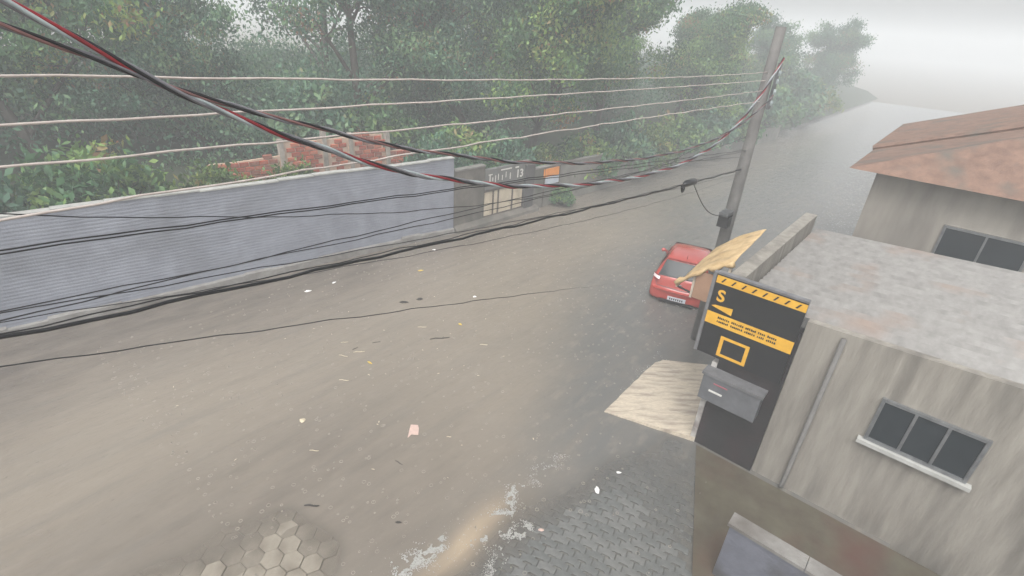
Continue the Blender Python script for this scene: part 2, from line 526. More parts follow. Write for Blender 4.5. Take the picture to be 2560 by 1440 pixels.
strand((1.55, -0.28), (2.35, -0.10), .05, 380, .005, .018, .16)
strand((1.2, -0.62), (1.7, -0.42), .09, 190, .004, .013)
strand((2.4, -0.12), (3.5, -0.20), .08, 170, .004, .011)
strand((0.7, -0.80), (1.1, -0.70), .06, 160, .004, .014)
strand((-0.6, 0.3), (3.2, 0.3), .35, 120, .003, .008)
strand((5.6, -0.2), (8.0, 0.1), .09, 150, .004, .012)
strand((10.1, 1.75), (11.0, .25), .06, 90, .006, .016, .05)
strand((10.3, 1.9), (13.5, 2.6), .06, 60, .006, .014, .05)
strand((0.2, -.05), (2.2, -.25), .14, 150, .003, .010, .2)
tag(build('foam', fm, m_foam, at=W(1, 0, 0)), 'white foam breaking along the drowned kerb', kind='stuff')

# concrete ramp up to the shop door
m_ramp = mat('ramp_concrete_worn', lin(204, 192, 172), lin(172, 160, 143), rough=0.2, scale=16, bump=0.15, bscale=60, c3=lin(150, 138, 126), s3=2.2, f3=(0.46, 0.66), stretch=(.7, 3.6, 1))
rp = MB()
NS, NT = 26, 18
c00, c01, c10, c11 = (5.05, -0.10), (5.58, -1.86), (7.7, -0.02), (8.8, -1.86)
for i in range(NS + 1):
    for j in range(NT + 1):
        u, v = i / NS, j / NT
        s = (c00[0] * (1 - v) + c01[0] * v) * (1 - u) + (c10[0] * (1 - v) + c11[0] * v) * u
        t = (c00[1] * (1 - v) + c01[1] * v) * (1 - u) + (c10[1] * (1 - v) + c11[1] * v) * u
        z = 0.022 + 0.09 * v - 0.030 * smooth(.75, 1, u) * (1 - v) - 0.010 * (abs((u * 26) % 9 - 4.5) < .3)
        if j == 0: t += (vnoise(s * 5, 1, 4) - .5) * 0.02
        if i == 0: s += (vnoise(1, t * 6, 4) - .5) * 0.015
        rp.v.append(W(s, t, z))
for i in range(NS):
    for j in range(NT):
        a = i * (NT + 1) + j
        rp.f.append((a, a + 1, a + NT + 2, a + NT + 1))
bnd = [i * (NT + 1) for i in range(NS + 1)] + [NS * (NT + 1) + j for j in range(1, NT + 1)] + [i * (NT + 1) + NT for i in range(NS - 1, -1, -1)] + [j for j in range(NT - 1, 0, -1)]
o0 = len(rp.v)
for k in bnd: rp.v.append((rp.v[k][0], rp.v[k][1], -0.3))
for i in range(len(bnd)):
    i2 = (i + 1) % len(bnd)
    rp.f.append((bnd[i], bnd[i2], o0 + i2, o0 + i))
tag(build('concrete_ramp', rp, m_ramp, at=W(6.5, -1, 0)), 'worn beige concrete ramp rising from the water to the black shop wall', 'ramp')

# ================================================================== FAR SIDE: walls, gate, signs
A = Vector((-6.56, 14.08)); DW = Vector((.7395, .6731)); NW = Vector((-.6731, .7395))
def WL(u, v, z):                      # u along the grey wall, v behind it
    p = A + DW * u + NW * v
    return (p.x, p.y, z)
B = Vector((-2.33, 17.93)); D2 = Vector((.671, .741)); N2 = Vector((-.741, .671))
def W2(u, v, z):
    p = B + D2 * u + N2 * v
    return (p.x, p.y, z)

def grooved_paint(name, c1, c2, ang, per=0.085, groove=0.6, stain=None):
    m = mat(name, c1, c2, rough=0.5, scale=1.5, c3=stain, s3=0.8, f3=(0.5, 0.78))
    nt = m.node_tree; N = nt.nodes; L = nt.links; b = N['Principled BSDF']
    tc = N.new('ShaderNodeTexCoord')
    sp = N.new('ShaderNodeSeparateXYZ'); L.new(tc.outputs['Object'], sp.inputs[0])
    no = N.new('ShaderNodeTexNoise'); no.inputs['Scale'].default_value = 1.3; no.inputs['Detail'].default_value = 5
    L.new(tc.outputs['Object'], no.inputs['Vector'])
    def M(op, a, bb):
        n = N.new('ShaderNodeMath'); n.operation = op
        for i, x in enumerate((a, bb)):
            if isinstance(x, (int, float)): n.inputs[i].default_value = x
            else: L.new(x, n.inputs[i])
        return n.outputs[0]
    zz = M('ADD', M('MULTIPLY', sp.outputs['Z'], 2 * math.pi / per), M('MULTIPLY', no.outputs['Fac'], 5.0))
    si = N.new('ShaderNodeMath'); si.operation = 'SINE'; L.new(zz, si.inputs[0])
    nb = N.new('ShaderNodeTexNoise'); nb.inputs['Scale'].default_value = 26; nb.inputs['Detail'].default_value = 5; L.new(tc.outputs['Object'], nb.inputs['Vector'])
    hh = M('ADD', M('MULTIPLY', si.outputs[0], 0.3), nb.outputs['Fac'])
    bp = N.new('ShaderNodeBump'); bp.inputs['Strength'].default_value = groove; bp.inputs['Distance'].default_value = 0.02
    L.new(hh, bp.inputs['Height']); L.new(bp.outputs[0], b.inputs['Normal'])
    return m
m_gwall = grooved_paint('grey_wall_paint_trowelled', lin(142, 146, 157), lin(122, 126, 136), 0, groove=.42, stain=lin(108, 111, 118))
m_cope = mat('coping_cement', lin(178, 178, 174), lin(146, 146, 142), rough=0.7, scale=3, bump=0.4)
m_foot = mat('footing_cement', lin(140, 138, 134), lin(106, 102, 98), rough=0.5, scale=2.2, bump=0.6, c3=lin(86, 80, 74), s3=1.0)
gw = thing('boundary_wall', WL(0, 0, -0.2), 'long blue grey painted wall on the far side of the flooded road', 'wall')
wb = MB()
U0, U1 = -16.0, 5.72
nseg = 44
for i in range(nseg):                 # a face with slight waviness, top dipping here and there
    ua, ub = U0 + (U1 - U0) * i / nseg, U0 + (U1 - U0) * (i + 1) / nseg
    za = 2.76 + 0.02 * math.sin(ua * 1.3) ; zb = 2.76 + 0.02 * math.sin(ub * 1.3)
    wb.add([WL(ua, 0, -.3), WL(ub, 0, -.3), WL(ub, 0, zb), WL(ua, 0, za), WL(ua, .16, -.3), WL(ub, .16, -.3), WL(ub, .16, zb), WL(ua, .16, za)],
           [(0, 1, 2, 3), (3, 2, 6, 7), (5, 4, 7, 6)] + ([(4, 0, 3, 7)] if i == 0 else []) + ([(1, 5, 6, 2)] if i == nseg - 1 else []))
build('wall_face', wb, m_gwall, gw)
cb = MB()
for i in range(22):
    ua, ub = U0 + (U1 - U0) * i / 22 + 0.004, U0 + (U1 - U0) * (i + 1) / 22 - 0.004
    z0 = 2.765 + 0.02 * math.sin((ua + ub) * .65)
    cb.box(ua, ub, -0.035, 0.195, z0, z0 + 0.035, WL)
build('coping', cb, m_cope, gw)
fb = MB()
for i in range(30):
    ua, ub = U0 + (U1 - U0) * i / 30, U0 + (U1 - U0) * (i + 1) / 30
    h0 = 0.20 + 0.10 * vnoise(i * .7, 3, 2); w0 = 0.06 + 0.06 * vnoise(i * .9, 7, 4)
    fb.hexa([WL(ua, -w0, -.3), WL(ub, -w0, -.3), WL(ub, -0.003, -.3), WL(ua, -0.003, -.3), WL(ua, -w0 * .6, h0 * .8), WL(ub, -w0 * .6, h0 * .8), WL(ub, -0.003, h0), WL(ua, -0.003, h0)])
build('footing', fb, m_foot, gw)

# second, darker wall with the gate
m_dwall = mat('stained_render', lin(118, 112, 104), lin(88, 84, 78), rough=0.7, scale=1.6, bump=0.5, bscale=14, c3=lin(66, 66, 58), s3=0.9, f3=(0.45, 0.68))
sw = thing('stained_wall', W2(0, 0, -0.2), 'dark stained cement wall between the blue grey wall and the gate', 'wall')
h = MB(); h.box(0.02, 1.52, 0.0, 0.18, -.3, 2.28, W2); build('wall_face', h, m_dwall, sw)
h = MB(); h.box(0.02, 1.52, -0.04, 0.22, 2.284, 2.34, W2); build('coping', h, m_foot, sw)
h = MB(); h.hexa([W2(.02, -.3, -.3), W2(4.6, -.3, -.3), W2(4.6, -.004, -.3), W2(.02, -.004, -.3), W2(.02, -.2, .12), W2(4.6, -.2, .12), W2(4.6, -.004, .26), W2(.02, -.004, .26)]); build('threshold', h, m_dwall, sw)

m_gate = mat('beige_gate_sheet', lin(206, 194, 172), lin(178, 166, 146), rough=0.5, scale=2.5, bump=0.25, c3=lin(140, 126, 106), s3=1.7, f3=(0.52, 0.75))
m_gbar = mat('gate_bar_paint', lin(98, 88, 78), lin(70, 62, 56), rough=0.5, scale=8)
gt = thing('sheet_metal_gate', W2(2.6, 0.05, 0.2), 'beige sheet metal gate with dark uprights below the white lettered board', 'gate')
us = [1.55, 2.02, 2.30, 3.10, 3.72]
for a, b_ in zip(us[:-1], us[1:]):
    h = MB(); h.box(a + .015, b_ - .015, 0.04, 0.07, 0.30, 1.24, W2); build('panel', h, m_gate, gt)
for u in us[1:-1]:
    h = MB(); h.box(u - .028, u + .028, 0.0, 0.075, 0.285, 1.27, W2); build('upright', h, m_gbar, gt)
h = MB(); h.box(1.53, 3.74, 0.0, 0.08, 1.262, 1.33, W2); build('rail', h, m_gbar, gt)
h = MB(); h.box(1.53, 3.74, 0.0, 0.08, 0.245, 0.293, W2); build('rail', h, m_gbar, gt)

m_board = mat('board_grey_paint', lin(116, 116, 114), lin(96, 96, 94), rough=0.6, scale=2, c3=lin(80, 82, 76), s3=1.1)
m_white = plain('white_lettering', lin(214, 212, 206), rough=0.6, scale=12)
nb = thing('lettered_board', W2(2.6, 0.0, 1.36), 'grey lintel board with worn white lettering and 13 above the beige gate', 'sign')
h = MB(); h.box(1.53, 3.73, -0.01, 0.16, 1.345, 2.12, W2); build('board', h, m_board, nb)
h = MB()
for a, b_, z0, z1 in [(2.35, 2.95, 2.0, 2.05), (3.15, 3.35, 1.985, 2.04)]:
    h.box(a, b_, -0.018, -0.012, z0, z1, W2)
build('white_strip', h, m_white, nb)

FONT_CACHE = {}
def text_mesh(txt, size, depth):
    c = bpy.data.curves.new('lettering', 'FONT'); c.body = txt; c.size = size; c.extrude = depth; c.offset = size * .022
    o = bpy.data.objects.new('lettering_tmp', c); COL.objects.link(o)
    dg = bpy.context.evaluated_depsgraph_get()
    me = bpy.data.meshes.new_from_object(o.evaluated_get(dg))
    bpy.data.objects.remove(o, do_unlink=True)
    return me
def put_text(txt, size, m, parent, origin, xdir, zoff=0.0, name='lettering', bold=0.0):
    me = text_mesh(txt, size, 0.003)
    me.materials.clear(); me.materials.append(m)
    o = bpy.data.objects.new(name, me); COL.objects.link(o)
    X = Vector((xdir[0], xdir[1], 0)).normalized(); Z = Vector((0, 0, 1)); Y = X.cross(Z) * 1.0
    Mx = Matrix((( X.x, Z.x, Y.x, 0), (X.y, Z.y, Y.y, 0), (X.z, Z.z, Y.z, 0), (0, 0, 0, 1)))
    o.parent = parent
    o.rotation_euler = Mx.to_euler()
    o.location = Vector(origin) - wpos(parent)
    return o
put_text('13', 0.44, m_white, nb, W2(3.20, -0.02, 1.60), D2)
# the rest of the lettering is too worn to read: leftover strokes
for a, w, z0, z1 in [(1.75, .05, 1.62, 1.92), (1.70, .20, 1.90, 1.94), (1.90, .04, 1.66, 1.80), (2.05, .04, 1.60, 1.86), (2.20, .035, 1.66, 1.90), (2.42, .04, 1.62, 1.82), (2.62, .035, 1.70, 1.92), (2.86, .04, 1.60, 1.85)]:
    h = MB(); h.box(a, a + w, -0.018, -0.012, z0, z1, W2); build('worn_stroke', h, m_white, nb)

m_pil = mat('pillar_dark_cement', lin(86, 84, 84), lin(66, 64, 63), rough=0.6, scale=2.5, bump=0.4)
pl = thing('gate_pillar', W2(4.02, 0, -.2), 'dark cement pillar on the right side of the beige gate', 'pillar')
h = MB(); h.box(3.75, 4.30, -0.07, 0.40, -.3, 2.02, W2); build('shaft', h, m_pil, pl)
h = MB(); h.box(3.71, 4.34, -0.11, 0.44, 2.024, 2.09, W2); build('cap', h, m_foot, pl)

m_fwall = mat('far_wall_render', lin(132, 129, 122), lin(104, 102, 96), rough=0.7, scale=1.4, bump=0.4, c3=lin(84, 86, 78), s3=0.7)
fw = thing('low_wall', W2(8, 0, -.2), 'low grey cement wall running away from the gate pillar under the trees', 'wall')
h = MB(); h.box(4.305, 9.5, 0.05, 0.2, -.3, 1.72, W2); h2 = MB(); h2.box(9.504, 34, 0.06, 0.2, -.3, 1.05, W2)
build('wall_section', h, m_fwall, fw); build('wall_section', h2, m_fwall, fw)
h = MB(); h.box(4.31, 9.52, 0.02, 0.24, 1.724, 1.77, W2); build('coping', h, m_foot, fw)

m_orange = mat('orange_board_paint', lin(232, 150, 62), lin(208, 124, 48), rough=0.5, scale=4, c3=lin(190, 120, 70), s3=3)
m_pale = mat('pale_board_paint', lin(196, 202, 212), lin(172, 178, 188), rough=0.5, scale=4)
os_ = thing('orange_sign', W2(5.6, 0.0, .6), 'small sign with orange upper half and pale lower half past the pillar', 'sign')
h = MB(); h.box(4.98, 5.95, -0.02, 0.03, 1.32, 1.66, W2); build('upper_panel', h, m_orange, os_)
h = MB(); h.box(5.10, 5.98, -0.025, 0.03, 0.98, 1.315, W2); build('lower_panel', h, m_pale, os_)
for u in (5.02, 6.02):
    h = MB(); h.tube([W2(u, 0.0, -.2), W2(u, 0.0, 1.72)], 0.025, 6); build('post', h, m_gbar, os_)

# ground behind the walls
m_soil = mat('wooded_slope_soil', lin(62, 72, 50), lin(44, 52, 38), rough=0.9, scale=1.2, bump=0.5, bscale=6)
mb = MB()
LINE = [(-26, -3.2), (-18.4, 3.6), (-6.56, 14.30), (-2.5, 18.05), (0.5, 21.4), (6.0, 27.5), (20.0, 43.3), (52.0, 82.0)]
offs = [(0.25, 0.55), (2.0, 1.1), (5.0, 1.6), (9.0, 2.1), (16.0, 2.6), (34.0, 3.4)]
for (x, y) in LINE:
    for d, z in offs:
        mb.v.append((x - .70 * d, y + .71 * d, z + 0.25 * (vnoise(x * .3 + d, y * .3, 6) - .5) if d > 1 else z - 0.35 * smooth(0, 12, x)))
k = len(offs)
for i in range(len(LINE) - 1):
    for j in range(k - 1):
        a = i * k + j
        mb.f.append((a, a + k, a + k + 1, a + 1))
tag(build('wooded_slope', mb, m_soil, smooth_=True), kind='structure')

# ================================================================== BRICK RUIN BEHIND THE WALL
m_br = [mat('brick_red_%d' % i, lin(*c), lin(*[int(x * .82) for x in c]), rough=0.8, scale=6, bump=0.5, bscale=40, c3=lin(150, 120, 104), s3=3.0, f3=(0.55, 0.75)) for i, c in enumerate([(188, 92, 68), (170, 78, 58), (200, 116, 90), (150, 88, 72)])]
m_mort = mat('pale_mortar', lin(204, 178, 158), lin(172, 146, 128), rough=0.85, scale=5, bump=0.5)
m_conc = mat('ruin_concrete', lin(178, 168, 158), lin(138, 130, 122), rough=0.8, scale=3, bump=0.5, c3=lin(104, 100, 92), s3=1.4)
ru = thing('brick_ruin', WL(3, 3, 1.0), 'roofless red brick building with pale mortar and broken top behind the blue grey wall', 'ruin')
def ruin_top(u):
    z = 3.22 + 0.03 * math.sin(u * 2.1)
    z -= 0.62 * (u > 4.75) + 0.32 * (u > 5.9)
    z -= 0.46 * (u < 0.9)
    return z
BLn, BH = 0.30, 0.155
bmesh_b = []
for mm in m_br:
    h = MB(); e = 0.012
    a, b_, c = BLn / 2 - .015, 0.06, BH / 2 - .013
    h.add([(-a, -b_, -c), (a, -b_, -c), (a, -b_, c), (-a, -b_, c), (-a + e, -b_ - e, -c + e), (a - e, -b_ - e, -c + e), (a - e, -b_ - e, c - e), (-a + e, -b_ - e, c - e), (-a, b_, -c), (a, b_, -c), (a, b_, c), (-a, b_, c)],
          [(4, 5, 6, 7), (0, 1, 5, 4), (1, 2, 6, 5), (2, 3, 7, 6), (3, 0, 4, 7), (1, 9, 10, 2), (0, 3, 11, 8), (3, 2, 10, 11), (9, 8, 11, 10)])
    bmesh_b.append(h.mesh('brick', mm))
WALL_ANG = math.atan2(DW.y, DW.x)
pilasters = [0.9, 2.35, 3.3, 4.75, 6.1]
cnt = 0
mort = MB()
for j in range(0, 12):
    z = 1.62 + j * BH
    for i in range(-6, 28):
        u = i * BLn + (j % 2) * BLn / 2
        if u < -1.2 or u > 7.9: continue
        if z + BH / 2 > ruin_top(u): continue
        if min(abs(u - p) for p in pilasters) < 0.2: continue
        if cnt >= 296: continue
        cnt += 1
        inst('brick', rng.choice(bmesh_b), ru, WL(u, 3.0 + rng.uniform(-.008, .012), z), (0, rng.uniform(-.02, .02), WALL_ANG + rng.uniform(-.015, .015)))
nn = 46
for i in range(nn):
    ua, ub = -1.3 + 9.3 * i / nn, -1.3 + 9.3 * (i + 1) / nn
    zt = min(ruin_top(ua), ruin_top(ub)) - 0.09
    mort.box(ua, ub, 2.962, 3.058, 0.9, zt, WL)
build('mortar_core', mort, m_mort, ru)
for p in pilasters:
    h = MB(); h.box(p - .075 + rng.uniform(-.02, .02), p + .075, 2.90, 3.12, 0.9, ruin_top(p) + rng.uniform(-.05, .25), WL); build('pilaster', h, m_conc, ru)

# ================================================================== TREES
def leaf_mat(name, c_dark, c_mid, c_light, c_odd):
    m = bpy.data.materials.new(name); m.use_nodes = True
    nt = m.node_tree; N = nt.nodes; L = nt.links; b = N['Principled BSDF']
    at = N.new('ShaderNodeAttribute'); at.attribute_name = 'tint'
    cr = N.new('ShaderNodeValToRGB')
    e = cr.color_ramp.elements
    e[0].position = 0.0; e[0].color = c_dark
    e[1].position = 0.45; e[1].color = c_mid
    x = e.new(0.82); x.color = c_light
    x = e.new(0.97); x.color = c_odd
    L.new(at.outputs['Fac'], cr.inputs['Fac'])
    L.new(cr.outputs['Color'], b.inputs['Base Color'])
    b.inputs['Roughness'].default_value = 0.5
    b.inputs['Specular IOR Level'].default_value = 0.35
    tr = N.new('ShaderNodeBsdfTranslucent'); L.new(cr.outputs['Color'], tr.inputs['Color'])
    ms = N.new('ShaderNodeMixShader'); ms.inputs['Fac'].default_value = 0.28
    L.new(b.outputs[0], ms.inputs[1]); L.new(tr.outputs[0], ms.inputs[2])
    L.new(ms.outputs[0], N['Material Output'].inputs['Surface'])
    return m
m_leafA = leaf_mat('leaf_wet_green', lin(48, 80, 54), lin(80, 120, 80), lin(136, 162, 88), lin(150, 112, 86))
m_leafB = leaf_mat('leaf_grey_green', lin(54, 84, 66), lin(84, 122, 98), lin(122, 150, 106), lin(136, 106, 88))
m_bark = mat('bark_wet', lin(84, 76, 68), lin(54, 49, 44), rough=0.7, scale=6, bump=0.8, bscale=18, stretch=(1, 1, .25))

def leaves_mesh(name, pts, tints, sig, per, size, m, droop=0.55, seed=1):
    r = np.random.default_rng(seed)
    pts = np.array(pts); n = len(pts) * per
    c = np.repeat(pts, per, axis=0) + r.normal(0, 1, (n, 3)) * np.array([sig, sig, sig * .75])
    d = r.normal(0, 1, (n, 3)); d[:, 2] -= droop * 2.0
    d /= np.linalg.norm(d, axis=1)[:, None]
    q = r.normal(0, 1, (n, 3)); side = np.cross(d, q); side /= (np.linalg.norm(side, axis=1)[:, None] + 1e-9)
    ln = (size * r.uniform(.6, 1.5, n))[:, None]; wd = ln * r.uniform(.16, .30, n)[:, None]
    v = np.empty((n, 4, 3)); v[:, 0] = c - d * ln * .5; v[:, 1] = c + side * wd - d * ln * 0.05; v[:, 2] = c + d * ln * .5; v[:, 3] = c - side * wd - d * ln * 0.05
    me = bpy.data.meshes.new(name)
    me.vertices.add(n * 4); me.vertices.foreach_set('co', v.reshape(-1).astype(np.float32))
    me.loops.add(n * 4); me.loops.foreach_set('vertex_index', np.arange(n * 4, dtype=np.int32))
    me.polygons.add(n); me.polygons.foreach_set('loop_start', np.arange(0, n * 4, 4, dtype=np.int32)); me.polygons.foreach_set('loop_total', np.full(n, 4, dtype=np.int32))
    me.materials.append(m)
    me.update(calc_edges=True)
    tv = np.clip(np.repeat(np.array(tints), per) + r.normal(0, .07, n), 0, 1)
    a = me.attributes.new('tint', 'FLOAT', 'POINT'); a.data.foreach_set('value', np.repeat(tv, 4).astype(np.float32))
    return me

def make_tree(seed, h, spread, per, size, m, sparse=False, clear=0.12):
    r = random.Random(seed); tb = MB(); tips = []; tint = []
    def limb(p, d, ln, r0, lev):
        nseg = 5 if lev < 2 else 4
        path = [p.copy()]; rad = [r0]; dd = d.normalized()
        for i in range(nseg):
            dd = (dd + Vector((r.gauss(0, .17), r.gauss(0, .17), r.gauss(0.03, .12) + (0.05 if lev < 2 else -0.04)))).normalized()
            path.append(path[-1] + dd * ln / nseg); rad.append(r0 * (1 - .72 * (i + 1) / nseg))
        tb.tube(path, rad, 7 if lev == 0 else (5 if lev == 1 else 4), cap=False)
        if lev >= 2:
            tn = min(1, max(0, r.gauss(.38, .24))); tn = min(tn, .86)
            if r.random() < .09: tn = r.uniform(.70, .88)
            if r.random() < .012: tn = .99
            for q in path[2:]:
                tips.append(q[:]); tint.append(tn)
        if lev < 3:
            k = {0: 12, 1: 6, 2: 3}[lev]
            for c in range(k):
                f = r.uniform(.28 if lev else clear, 1.0); i = min(nseg - 1, int(f * nseg)); u = f * nseg - i
                q = path[i].lerp(path[i + 1], u)
                a = r.uniform(0, 6.28); up_ = r.uniform(.15, .8) if lev == 0 else r.uniform(-.25, .6)
                out = Vector((math.cos(a), math.sin(a), up_)).normalized()
                dn = (out * .8 + dd * .35).normalized()
                l2 = {0: spread * r.uniform(.55, 1.0) * (1.1 - .5 * f), 1: ln * r.uniform(.35, .6), 2: ln * r.uniform(.4, .65)}[lev]
                limb(q, dn, l2, rad[i] * r.uniform(.45, .65), lev + 1)
    limb(Vector((0, 0, 0)), Vector((r.gauss(0, .07), r.gauss(0, .07), 1)), h * .86, h * .021, 0)
    trunk = tb.mesh('trunk', m_bark, smooth_=True)
    if sparse:
        keep = [i for i in range(len(tips)) if r.random() < .5]
        tips = [tips[i] for i in keep]; tint = [tint[i] for i in keep]
    crown = leaves_mesh('crown', tips, tint, .20 + .015 * h, per, size, m, seed=seed)
    return trunk, crown

TREES = {
    'A': make_tree(3, 9.5, 4.8, 70, .175, m_leafA),
    'B': make_tree(8, 10.5, 4.6, 66, .17, m_leafB),
    'C': make_tree(21, 9.0, 5.0, 72, .175, m_leafA),
    'S': make_tree(34, 10.0, 3.6, 24, .16, m_leafB, sparse=True),
    'D': make_tree(47, 7.5, 4.4, 66, .17, m_leafB),
}
def put_tree(kind, x, y, z, rz, sc, label, group='trees behind the far wall'):
    o = thing('broadleaf_tree', (x, y, z), label, 'tree', group)
    for nm, me in zip(('trunk', 'crown'), TREES[kind]):
        c = bpy.data.objects.new(nm, me); COL.objects.link(c); c.parent = o
    o.rotation_euler = (0, 0, rz); o.scale = (sc, sc, sc)
    return o
put_tree('C', -20.5, 10.5, 1.2, 0.4, 1.05, 'broad green tree at the near end of the blue grey wall, leftmost of all')
put_tree('A', -15.2, 16.2, 1.4, 1.2, 1.0, 'full green tree behind the blue grey wall left of the brick ruin')
put_tree('S', -4.4, 26.5, 1.5, 4.3, 1.06, 'thin forked tree between the ruin and the gate, sky showing through')
put_tree('D', -12.0, 19.8, 1.0, 2.2, .80, 'grey green tree standing right behind the brick ruin')
put_tree('S', -7.3, 23.0, 1.5, 0.3, 1.02, 'sparse tree with bare forked limbs against the pale sky above the ruin')
put_tree('S', -10.4, 27.5, 2.2, 2.6, 1.1, 'thin leaved tree seen through the sparse tree above the ruin')
put_tree('B', -2.2, 24.8, 1.0, 1.9, .92, 'tall grey green tree behind the stained wall left of the gate')
put_tree('A', 0.4, 26.4, 1.2, 3.4, 1.0, 'tall tree with yellow green tufts rising behind the beige gate')
put_tree('C', 4.0, 29.6, 0.8, 0.9, 0.95, 'spreading green tree hanging low over the orange sign')
put_tree('A', 9.3, 34.8, 0.4, 5.1, 0.92, 'dense green tree over the low wall right of the orange sign')
put_tree('C', 12.8, 40.0, 0.2, 4.0, 0.80, 'misty tree at the bend where the road fades, below the open sky')
put_tree('A', 17.5, 47.0, 0.3, 1.0, 0.88, 'pale misty tree beside the far road, left of the pole top')
put_tree('D', 23.0, 52.0, 0.5, 2.0, 0.95, 'faint tree in the mist behind the utility pole')
put_tree('D', 31.0, 61.0, 0.5, 4.4, 1.0, 'faintest tree at the far end of the road')
put_tree('B', -1.0, 33.0, 2.2, 0.2, 1.08, 'tall tree in the second row behind the gate')
put_tree('C', -3.0, 35.5, 2.2, 5.5, .95, 'second row tree behind the stained wall')
put_tree('A', 4.5, 38.0, 2.0, 2.4, 1.05, 'second row tree behind the orange sign')
put_tree('C', -17.0, 25.0, 2.2, 4.1, 1.12, 'second row tree left of the brick ruin')
put_tree('B', -25.0, 19.0, 2.2, 3.0, 1.1, 'second row tree at the far left')
put_tree('A', 6.0, 44.0, 1.2, 5.9, 0.9, 'second row tree near the open patch of sky')

def make_shrub(seed, h, w, n, per, size, m):
    r = random.Random(seed); tb = MB(); tips = []; tint = []
    for i in range(n):
        a = r.uniform(0, 6.28); rr = w * math.sqrt(r.random()); zt = h * (1 - .55 * (rr / w) ** 2) * r.uniform(.6, 1.05)
        e = Vector((rr * math.cos(a), rr * math.sin(a), zt))
        mid = e * .5 + Vector((r.gauss(0, .08), r.gauss(0, .08), .08))
        tb.tube([(0.06 * math.cos(a), .06 * math.sin(a), -.1), mid[:], e[:]], [.022, .014, .005], 4, cap=False)
        tn = min(1, max(0, r.gauss(.5, .22)))
        for f in (.55, .75, .9, 1.0):
            q = mid.lerp(e, f) if f < 1 else e
            tips.append(q[:]); tint.append(tn)
    return tb.mesh('stem', m_bark), leaves_mesh('foliage', tips, tint, .17, per, size, m, droop=.35, seed=seed)
m_leafS = leaf_mat('leaf_shrub_bright', lin(52, 78, 40), lin(80, 108, 56), lin(122, 140, 70), lin(138, 128, 72))
# thicket filling the slope between the trunks
r_ = random.Random(77); tp = []; tt = []
for q in range(2600):
    i = r_.randrange(len(LINE) - 1); u = r_.random()
    if i == 0 or r_.random() < .25: i = r_.choice((1, 2, 3, 4, 5))
    x = LINE[i][0] * (1 - u) + LINE[i + 1][0] * u; y = LINE[i][1] * (1 - u) + LINE[i + 1][1] * u
    d = r_.uniform(5.5, 22); g = r_.uniform(0, 1) ** 1.3
    hgt = 1.7 + 1.6 * vnoise(x * .35, y * .35 + d * .3, 44) + .03 * d
    tn = min(1, max(0, .2 + .5 * vnoise(x * .5, y * .5 + d, 4) + r_.gauss(0, .12)))
    tp.append((x - .70 * d, y + .71 * d, 1.4 + .05 * d + g * hgt)); tt.append(tn)
thk = bpy.data.objects.new('thicket', leaves_mesh('thicket', tp, tt,   .42, 64, .17, m_leafB, seed=90))
COL.objects.link(thk); tag(thk, 'dense undergrowth filling the slope under the trees', kind='stuff')
SHR = [make_shrub(5, 2.2, 1.5, 60, 16, .20, m_leafA), make_shrub(6, 1.8, 1.4, 55, 16, .18, m_leafS), make_shrub(7, 2.6, 1.5, 60, 16, .22, m_leafB)]
def put_shrub(k, x, y, z, rz, sc, label, group='shrubs behind the far wall'):
    o = thing('shrub', (x, y, z), label, 'shrub', group)
    for nm, me in zip(('stem', 'foliage'), SHR[k]):
        c = bpy.data.objects.new(nm, me); COL.objects.link(c); c.parent = o
    o.rotation_euler = (0, 0, rz); o.scale = (sc, sc, sc)
p = WL(.75, 1.75, .95); put_shrub(1, p[0], p[1], p[2], 0, .95, 'bright green bush peeping over the blue grey wall in front of the brick ruin')
p = WL(-1.4, 2.1, .85); put_shrub(1, p[0], p[1], p[2], 2, 1.05, 'leafy bush behind the blue grey wall just left of the brick ruin')
p = WL(-4.2, 2.6, 1.0); put_shrub(0, p[0], p[1], p[2], 1, 1.2, 'dark bush behind the blue grey wall, second left of the ruin')
p = WL(-7.2, 2.6, 1.0); put_shrub(2, p[0], p[1], p[2], 3, 1.15, 'grey green bush behind the blue grey wall, third left of the ruin')
p = WL(-10.5, 2.6, 1.0); put_shrub(0, p[0], p[1], p[2], 4, 1.2, 'bush behind the near end of the blue grey wall')
p = WL(7.9, 3.0, .9); put_shrub(0, p[0], p[1], p[2], 5, 1.1, 'bush at the right end of the brick ruin')
p = WL(3.2, 6.0, 1.4); put_shrub(2, p[0], p[1], p[2], 5, 1.2, 'bush growing inside the brick ruin')
p = WL(5.8, 6.0, 1.4); put_shrub(0, p[0], p[1], p[2], 2, 1.2, 'bush behind the broken low part of the brick ruin')
p = W2(0.8, 2.0, .5); put_shrub(2, p[0], p[1], p[2], .4, .95, 'bush spilling over the dark stained wall')
p = W2(2.7, 2.1, .5); put_shrub(0, p[0], p[1], p[2], 1.4, .95, 'bush above the white lettered board')
p = W2(4.6, 2.1, .4); put_shrub(2, p[0], p[1], p[2], 2.4, 1.0, 'bush behind the dark gate pillar')
p = W2(6.9, 1.7, .2); put_shrub(1, p[0], p[1], p[2], 3.4, 1.0, 'yellow green bush above the orange sign')
p = W2(9.4, 1.2, .2); put_shrub(0, p[0], p[1], p[2], 4.4, 1.1, 'bush over the low wall, first right of the orange sign')
p = W2(12.0, 0.9, .1); put_shrub(2, p[0], p[1], p[2], 5.4, 1.2, 'bush over the low wall, second right of the orange sign')
p = W2(14.8, 0.9, .1); put_shrub(1, p[0], p[1], p[2], .9, 1.2, 'bush over the low wall, third right of the orange sign')
p = W2(18.0, 0.9, .1); put_shrub(0, p[0], p[1], p[2], 2.9, 1.3, 'bush over the low wall, fourth right of the orange sign')
p = W2(21.5, 0.9, .1); put_shrub(2, p[0], p[1], p[2], 2.2, 1.3, 'hazy bush near the far end of the low wall')
